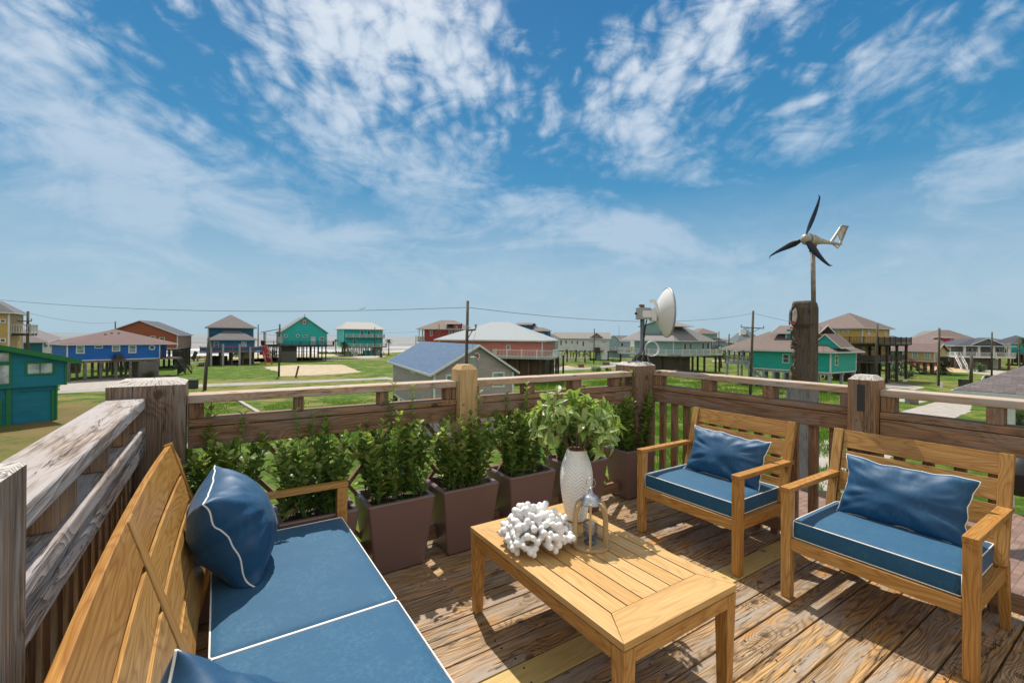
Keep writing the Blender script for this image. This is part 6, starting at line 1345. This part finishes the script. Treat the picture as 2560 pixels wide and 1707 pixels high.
pole('leaning pole with white conduit in front of the deep teal house', (522, 842), 513.5, 66, .30, conduit=True); pole('pole with a meter box in front of the turquoise gabled house', (699.5, 810), 698, 88, .30, box=5.8); pole('pole just right of the deep teal house', (645.5, 811), 645.5, 150, .3)
pole('thin pole in front of the cream-roofed turquoise house', (937, 817.5), 937, 178, .3); pole('thin pole at the left corner of the cream-roofed turquoise house', (857, 838), 857, 190, .3); pole('short pole behind the blue shingle roof', (1040, 838.5), 1040, 190, .3); pole('reddish pole in front of the dark red house', (1097.5, 810), 1097.5, 146, .28, arm=(1092, 1102, 829), mat='brown_timber')
pole('pole in front of the long white house', (1486, 821.5), 1485, 139, .3, box=None); pole('pole at the right corner of the pink house deck', (1378, 846.5), 1377, 106, .26); pole('thin mast behind the pale blue house', (1547.5, 815), 1547.5, 190, .12)
pole('pole beside the palm right of the sage green house', (1823, 835), 1819, 118, .3); pole('far pole in front of the brown-roofed far house', (1797.5, 828), 1797, 170, .28)
pole('mossy leaning pole in front of the yellow house', (2194, 810), 2187, 82, .3, box=None); pole('pole with white conduit on the lawn in front of the tan house', (2348.5, 820), 2347, 81.6, .32, conduit=True); pole('pole in front of the white columned porch', (2480, 830), 2480, 106, .3)
pole('short stout timber post in front of the white stair', (2429, 889), 2428, 80, .42); pole('leaning pole at the far right edge', (2546, 844), 2551, 116, .3, conduit=True); pole('far pole on the skyline left of the crimson house', (2318, 841), 2318, 200, .25); pole('far pole on the skyline right of the navy roof', (2285, 841), 2285, 210, .25)
def wire(label, pts, r_=.022, sag=0):
    m = MB(); P_ = []
    for (a, b_) in zip(pts, pts[1:]):
        for k in range(12): t = k / 12; q = a.lerp(b_, t); q.z -= sag * 4 * t * (1 - t); P_.append(q)
    P_.append(pts[-1]); m.tube(P_, r_, 5); o = P_[0]; tag(m.build('power_line', 'galv_dark', org=(o.x, o.y, o.z)), label, 'wire', 'overhead power lines')
wire('overhead wire running from the left edge to the transformer pole', [atd(-140, 40, 735), p9 + Vector((0, 0, -.4))], .016, .75)
wire('overhead wire from the transformer pole to the leaning crossarm pole', [p9 + Vector((0, 0, -.4)), p14 + Vector((0, 0, -.3))], .016, .95)
wire('wire running right from the leaning crossarm pole behind the carved post', [p14 + Vector((0, 0, -.3)), atd(2193, 82 * KD, 830)], .02, .5)
wire('far wire between the poles at the sea front', [atd(645, 130, 834), atd(857, 165, 838), atd(937, 156, 830), atd(1097, 128, 822)], .03, .6)
wire('wire from the left crossarm pole to the orange roof', [atd(69, 54, 782), atd(288, 98, 806)], .02, .6)
def bird(p, s_, lb):
    m = MB(); m.add([p + Vector((-s_, 0, s_ * .35)), p + Vector((0, -.05, 0)), p + Vector((s_, 0, s_ * .4)), p + Vector((0, .12, -.06)), p + Vector((0, 0, .06))], [(0, 1, 4), (1, 2, 4), (0, 3, 1), (1, 3, 2), (0, 4, 3), (4, 2, 3)]); tag(m.build('seabird', 'dark_box', org=tuple(p)), lb, 'bird', 'birds over the sea')
bird(atd(C(3, 297, 0)[0], 150, C(3, 0, 262)[1]), .75, 'leftmost of three tiny birds flying above the sea'); bird(atd(C(3, 325, 0)[0], 150, C(3, 0, 259)[1]), .75, 'middle one of three tiny birds flying above the sea'); bird(atd(C(3, 342, 0)[0], 150, C(3, 0, 246)[1]), .8, 'rightmost and highest of three tiny birds above the sea')
rs = random.Random(3)
def palm(label, px, pybase, h_, cr, skirt=False, Y=None, fr=26, tz=None):
    p = gp(px, pybase) if Y is None else Vector((*atd(px, Y * KD)[:2], GZ)); r = thing('palm_tree', label, 'palm tree', tuple(p), 0, 'palm trees'); m = MB(); lean = Vector((rs.uniform(-.2, .2), 0, 0)); tp = p + Vector((0, 0, h_)) + lean
    m.tube([p - Vector((0, 0, .2)), p.lerp(tp, .5) + lean * .3, tp], [.24, .17, .16], 9); m.build('trunk', 'brown_timber', r, smooth=True); m = MB()
    for k in range(fr):
        az = 2.4 * k; el = rs.uniform(-.5, 1.3) if not skirt else rs.uniform(-1.3, 1.2); d = Vector((cos(az), sin(az), 0)); le = cr * rs.uniform(.8, 1.1); prev = tp; n = 6
        for j in range(n):
            t = (j + 1) / n; q = tp + d * (le * cos(el) * t) + Vector((0, 0, le * (sin(el) * t - .55 * t * t))); sd_ = Vector((-sin(az), cos(az), 0)); wl = .42 * cr / 1.8 * sin(pi * min(.98, (j + .6) / n)) 
            for sg in (-1, 1):
                for f_ in range(2): o_ = prev.lerp(q, f_ / 2); m.add([o_, o_ + (q - prev) * .55, o_ + sd_ * sg * wl + (q - prev) * .9 + Vector((0, 0, -.12 * cr))], [(0, 1, 2)], None, rs.random())
            prev = q
    m.build('crown', 'palm_leaf', r)
palm('squat palm at the left foot of the cream-roofed turquoise house', 862, 891, 4.2, 2.0, True, 178, 34); palm('tall palm right of the cream-roofed turquoise house', C(3, 648, 0)[0], 886, 5.2, 1.7, False, 186); palm('small palm by the driveway of the cream-roofed house', C(3, 555, 0)[0], 896, 1.7, 1.5, True, 168)
palm('palm trunk standing on the shore between the two turquoise houses', C(2, 1962, 0)[0], 890, 5.2, 1.2, False, 190, 16); palm('dark palm in front of the far brown-roofed house', C(5, 2175, 0)[0], 912, 4.4, 2.1, True, 126, 34); palm('small palm in front of the white columned porch', C(7, 1718, 0)[0], 938, 1.6, 1.7, True, 118, 30)
palm('low palm at the foot of the white-conduit pole', C(7, 1285, 0)[0], 939, 1.6, 1.9, True, 108, 30); palm('dark leafy palm under the mint house', C(7, 750, 0)[0], 940, 2.4, 2.3, True, 108, 34); palm('palm under the shelter roof at the right edge', 2545, 1060, 2.4, 1.6, True, 34, 30); palm('palm crown cut by the right edge of the frame', 2562, 930, 7.4, 1.9, False, 128, 30)
palm('yellowed small palm in front of the long white house', C(5, 505, 0)[0], 905, 3.0, 1.6, False, 145, 20); palm('thin palm below the white house stair', C(5, 285, 0)[0], 905, 3.2, 1.4, False, 148, 18); palm('second thin palm between the stair and the yellowed palm', C(5, 390, 0)[0], 905, 3.0, 1.4, False, 150, 18)
def bush(label, px, py, w_, h_, mat='bush_leaf', n=900, Y=None, name='bush'):
    p = gp(px, py) if Y is None else Vector((*atd(px, Y * KD)[:2], GZ)); m = MB(); ls = max(.06, w_ * .05)
    lobes = [(Vector((rs.uniform(-.6, .6) * w_, rs.uniform(-.4, .4) * w_, rs.uniform(.2, .62) * h_)), rs.uniform(.3, .5)) for _ in range(7)]
    for k in range(n):
        c_, lr = rs.choice(lobes); v_ = Vector((rs.gauss(0, 1), rs.gauss(0, 1), rs.gauss(0, 1))).normalized() * rs.uniform(.7, 1.05) ** .5; q = p + c_ + Vector((v_.x * lr * w_ * .8, v_.y * lr * w_ * .8, v_.z * lr * h_)); q.z = max(q.z, GZ + .02)
        a = Vector((rs.gauss(0, 1), rs.gauss(0, 1), rs.gauss(0, 1))).normalized() * ls * rs.uniform(.7, 1.5); b_ = a.orthogonal().normalized() * ls * .6; m.add([q - a, q - b_, q + a, q + b_], [(0, 1, 2, 3)], None, rs.random())
    return tag(m.build(name, mat, org=tuple(p)), label, 'bush')
bush('round green bush on the verge in front of the long white house', C(5, 615, 0)[0], 928, 1.3, 1.1); bush('low green bush right of the round bush on the verge', C(5, 690, 0)[0], 927, 1.0, .9); bush('small low bush beside the corner post, on the verge', C(5, 785, 0)[0], 927, .9, .7)
bush('grey-green shrub by the sea right of the deep teal house', C(2, 1175, 0)[0], 895, 2.6, 3.6, Y=158, n=1200); bush('shore shrub behind the deep teal house stilts', C(2, 720, 0)[0], 893, 3, 2.2, Y=160); bush('low dune scrub left of the deep teal house', C(2, 330, 0)[0], 896, 5, .8, 'dry_leaf', Y=150); bush('dark bush under the mint house beside the lawn', C(7, 830, 0)[0], 945, 2.3, 1.7, n=1200, Y=97); bush('dark shrub under the yellow house', C(7, 690, 0)[0], 948, 1.6, 1.3, Y=96)
bush('small dark weed patch on the lawn left of the carved post base', 1953, 985, .9, .45, n=500); bush('yellow-flowered shrub beside the pale blue house', C(5, 860, 0)[0], 902, 2.4, .9, Y=150); bush('palmetto tuft in front of the blue house storage room', C(1, 1725, 0)[0], 932, 1.1, 1.2, Y=84); bush('dune scrub strip between the turquoise houses by the sea', C(2, 1960, 0)[0], 886, 8, .9, Y=196)
# lawn furniture and small things
def thingbox(name, label, cat, px, py, w_, d_, h_, mat, top=None, Y=None):
    p = gp(px, py) if Y is None else Vector((*atd(px, Y * KD)[:2], GZ)); r = thing(name, label, cat, tuple(p), 0); m = MB(); m.box(p.x - w_ / 2, p.x + w_ / 2, p.y, p.y + d_, GZ, GZ + h_); m.build('body', mat, r, bevel=.02)
    m = MB(); m.box(p.x - w_ / 2 - .05, p.x + w_ / 2 + .05, p.y - .05, p.y + d_ + .05, GZ + h_, GZ + h_ + .08); m.build('lid', top or mat, r, bevel=.02); return r
thingbox('fire_pit', 'round brick fire pit on the lawn in front of the long white house', 'fire pit', C(5, 457, 0)[0], C(5, 0, 1072)[1], 1.3, 1.0, .7, 'rust', 'dark_box'); thingbox('bench_box', 'dark bench beside the driveway of the white house', 'bench', C(5, 762, 0)[0], C(5, 0, 1040)[1], 1.8, .6, .7, 'grey_timber', 'grey_timber')
thingbox('gas_tank', 'pale blue gas bottle in front of the dark plank skirt', 'gas bottle', C(5, 1612, 0)[0], C(5, 0, 1145)[1], .8, .6, .7, 'pale_blue', 'pale_blue'); thingbox('mailbox_crate', 'grey slatted crate beside the concrete drive', 'crate', C(7, 950, 0)[0], C(7, 0, 1250)[1], 1.0, .7, .75, 'grey_timber', 'grey_timber')
thingbox('air_conditioner', 'dark condenser unit on the lawn right of the short timber post', 'air conditioner', C(7, 1870, 0)[0], C(7, 0, 985)[1], 1.6, .9, .9, 'dark_box', 'dark_box'); thingbox('grill', 'dark barbecue beside the short stout timber post', 'barbecue', C(7, 1545, 0)[0], C(7, 0, 1050)[1], 1.3, .6, 1.1, 'dark_box', 'dark_box')
thingbox('cooler', 'small white cooler on the lawn in front of the tan house', 'cooler', C(7, 845, 0)[0], C(7, 0, 985)[1], .8, .5, .3, 'white_paint', 'white_paint'); thingbox('dark_box', 'dark box on the rail side of the pale-topped corner post', 'box', C(2, 182, 0)[0], C(2, 0, 1135)[1], 1.2, .6, 1.1, 'dark_box', 'dark_box')
m = MB(); a = gp(C(4, 1660, 0)[0], C(4, 0, 990)[1]); b_ = gp(C(5, 560, 0)[0], C(5, 0, 985)[1])
fr = thing('picket_fence', 'low white picket fence in front of the long white house', 'fence', tuple(a), 0); n = 70
for k in range(n): q = a.lerp(b_, k / n); m.box(q.x - .05, q.x + .05, q.y, q.y + .03, GZ, GZ + 1.1, ax=2)
m.build('pickets', 'white_paint', fr); m = MB(); m.beam(a + Vector((0, 0, .3)), b_ + Vector((0, 0, .3)), .04, .09); m.beam(a + Vector((0, 0, .85)), b_ + Vector((0, 0, .85)), .04, .09); m.build('rails', 'white_paint', fr)
a = gp(*C(1, 2050, 905)); b_ = gp(*C(1, 2150, 845)); fr = thing('dark_fence', 'black slatted fence beside the lawn right of the bright blue house', 'fence', tuple(a), 0); m = MB()
for k in range(24): q = a.lerp(b_, k / 24); m.box(q.x - .05, q.x + .05, q.y - .05, q.y + .05, GZ, GZ + 1.3, ax=2)
m.build('pickets', 'black_paint', fr)
p = gp(*C(2, 1465, 1000)); m = MB(); m.beam(p, p + Vector((.5, 0, 2.0)), .28, .1, up=(0, 1, 0)); tag(m.build('marker_post', 'brown_timber', org=tuple(p)), 'leaning reddish marker post at the edge of the sand patch', 'post')
p = gp(*C(7, 1725, 970)); m = MB(); m.tube([p, p + Vector((.3, 0, .6)), p + Vector((.7, 0, .85))], .11, 8); tag(m.build('drain_pipe', 'white_paint', org=tuple(p)), 'bent white pipe sticking out of the lawn', 'pipe')
p = gp(*C(7, 1262, 1055)); m = MB(); m.tube([p, p + Vector((0, 0, .8))], .15, 8); tag(m.build('lawn_stub', 'white_paint', org=tuple(p)), 'white stub post at the foot of the white-conduit pole', 'stub')
p = gp(*C(2, 205, 800)); r = thing('lounge_chair', 'small black slanted chair by the dune left of the deep teal house', 'chair', tuple(p), 0); m = MB(); m.beam(p + Vector((0, 0, .4)), p + Vector((.9, 0, 2.6)), .9, .2, up=(0, 1, 0)); m.build('backrest', 'dark_box', r); m = MB(); m.box(p.x, p.x + 1.4, p.y, p.y + .9, GZ + .6, GZ + .9); m.build('seat', 'dark_box', r); m = MB(); m.box(p.x + .1, p.x + .3, p.y, p.y + .2, GZ, GZ + .6); m.box(p.x + 1.1, p.x + 1.3, p.y, p.y + .2, GZ, GZ + .6); m.build('legs', 'dark_box', r)
# tall grass in the lots beyond the rails
def tallgrass(name, quadpx, n, h0, h1):
    Q = [gp(*p) for p in quadpx]; m = MB()
    for k in range(n):
        u_, v_ = rs.random(), rs.random(); p = (Q[0].lerp(Q[1], u_)).lerp(Q[3].lerp(Q[2], u_), v_)
        if mnoise.noise(Vector((p.x * .25, p.y * .25, 3))) < rs.uniform(-.3, .15): continue
        h_ = rs.uniform(h0, h1); a = rs.uniform(0, pi); w_ = rs.uniform(.02, .05); d = Vector((cos(a) * w_, sin(a) * w_, 0)); q = Vector((rs.uniform(-.3, .3) * h_, rs.uniform(-.3, .3) * h_, h_)); m.add([p - d, p + d, p + q], [(0, 1, 2)], None, rs.random())
    o = m.build(name, 'grass_blade'); tag(o, None, None, None, 'stuff'); o['label'] = 'tall bright green grass growing in the lot beyond the rail'; o['category'] = 'grass'
tallgrass('tall_grass', [(1640, 1290), (2200, 1290), (2080, 958), (1600, 940)], 60000, .12, .4); tallgrass('tall_grass', [(1340, 1010), (1640, 1010), (1600, 950), (1330, 962)], 9000, .3, .7); tallgrass('tall_grass', [(480, 1120), (1100, 1120), (960, 1000), (480, 1010)], 20000, .08, .2)
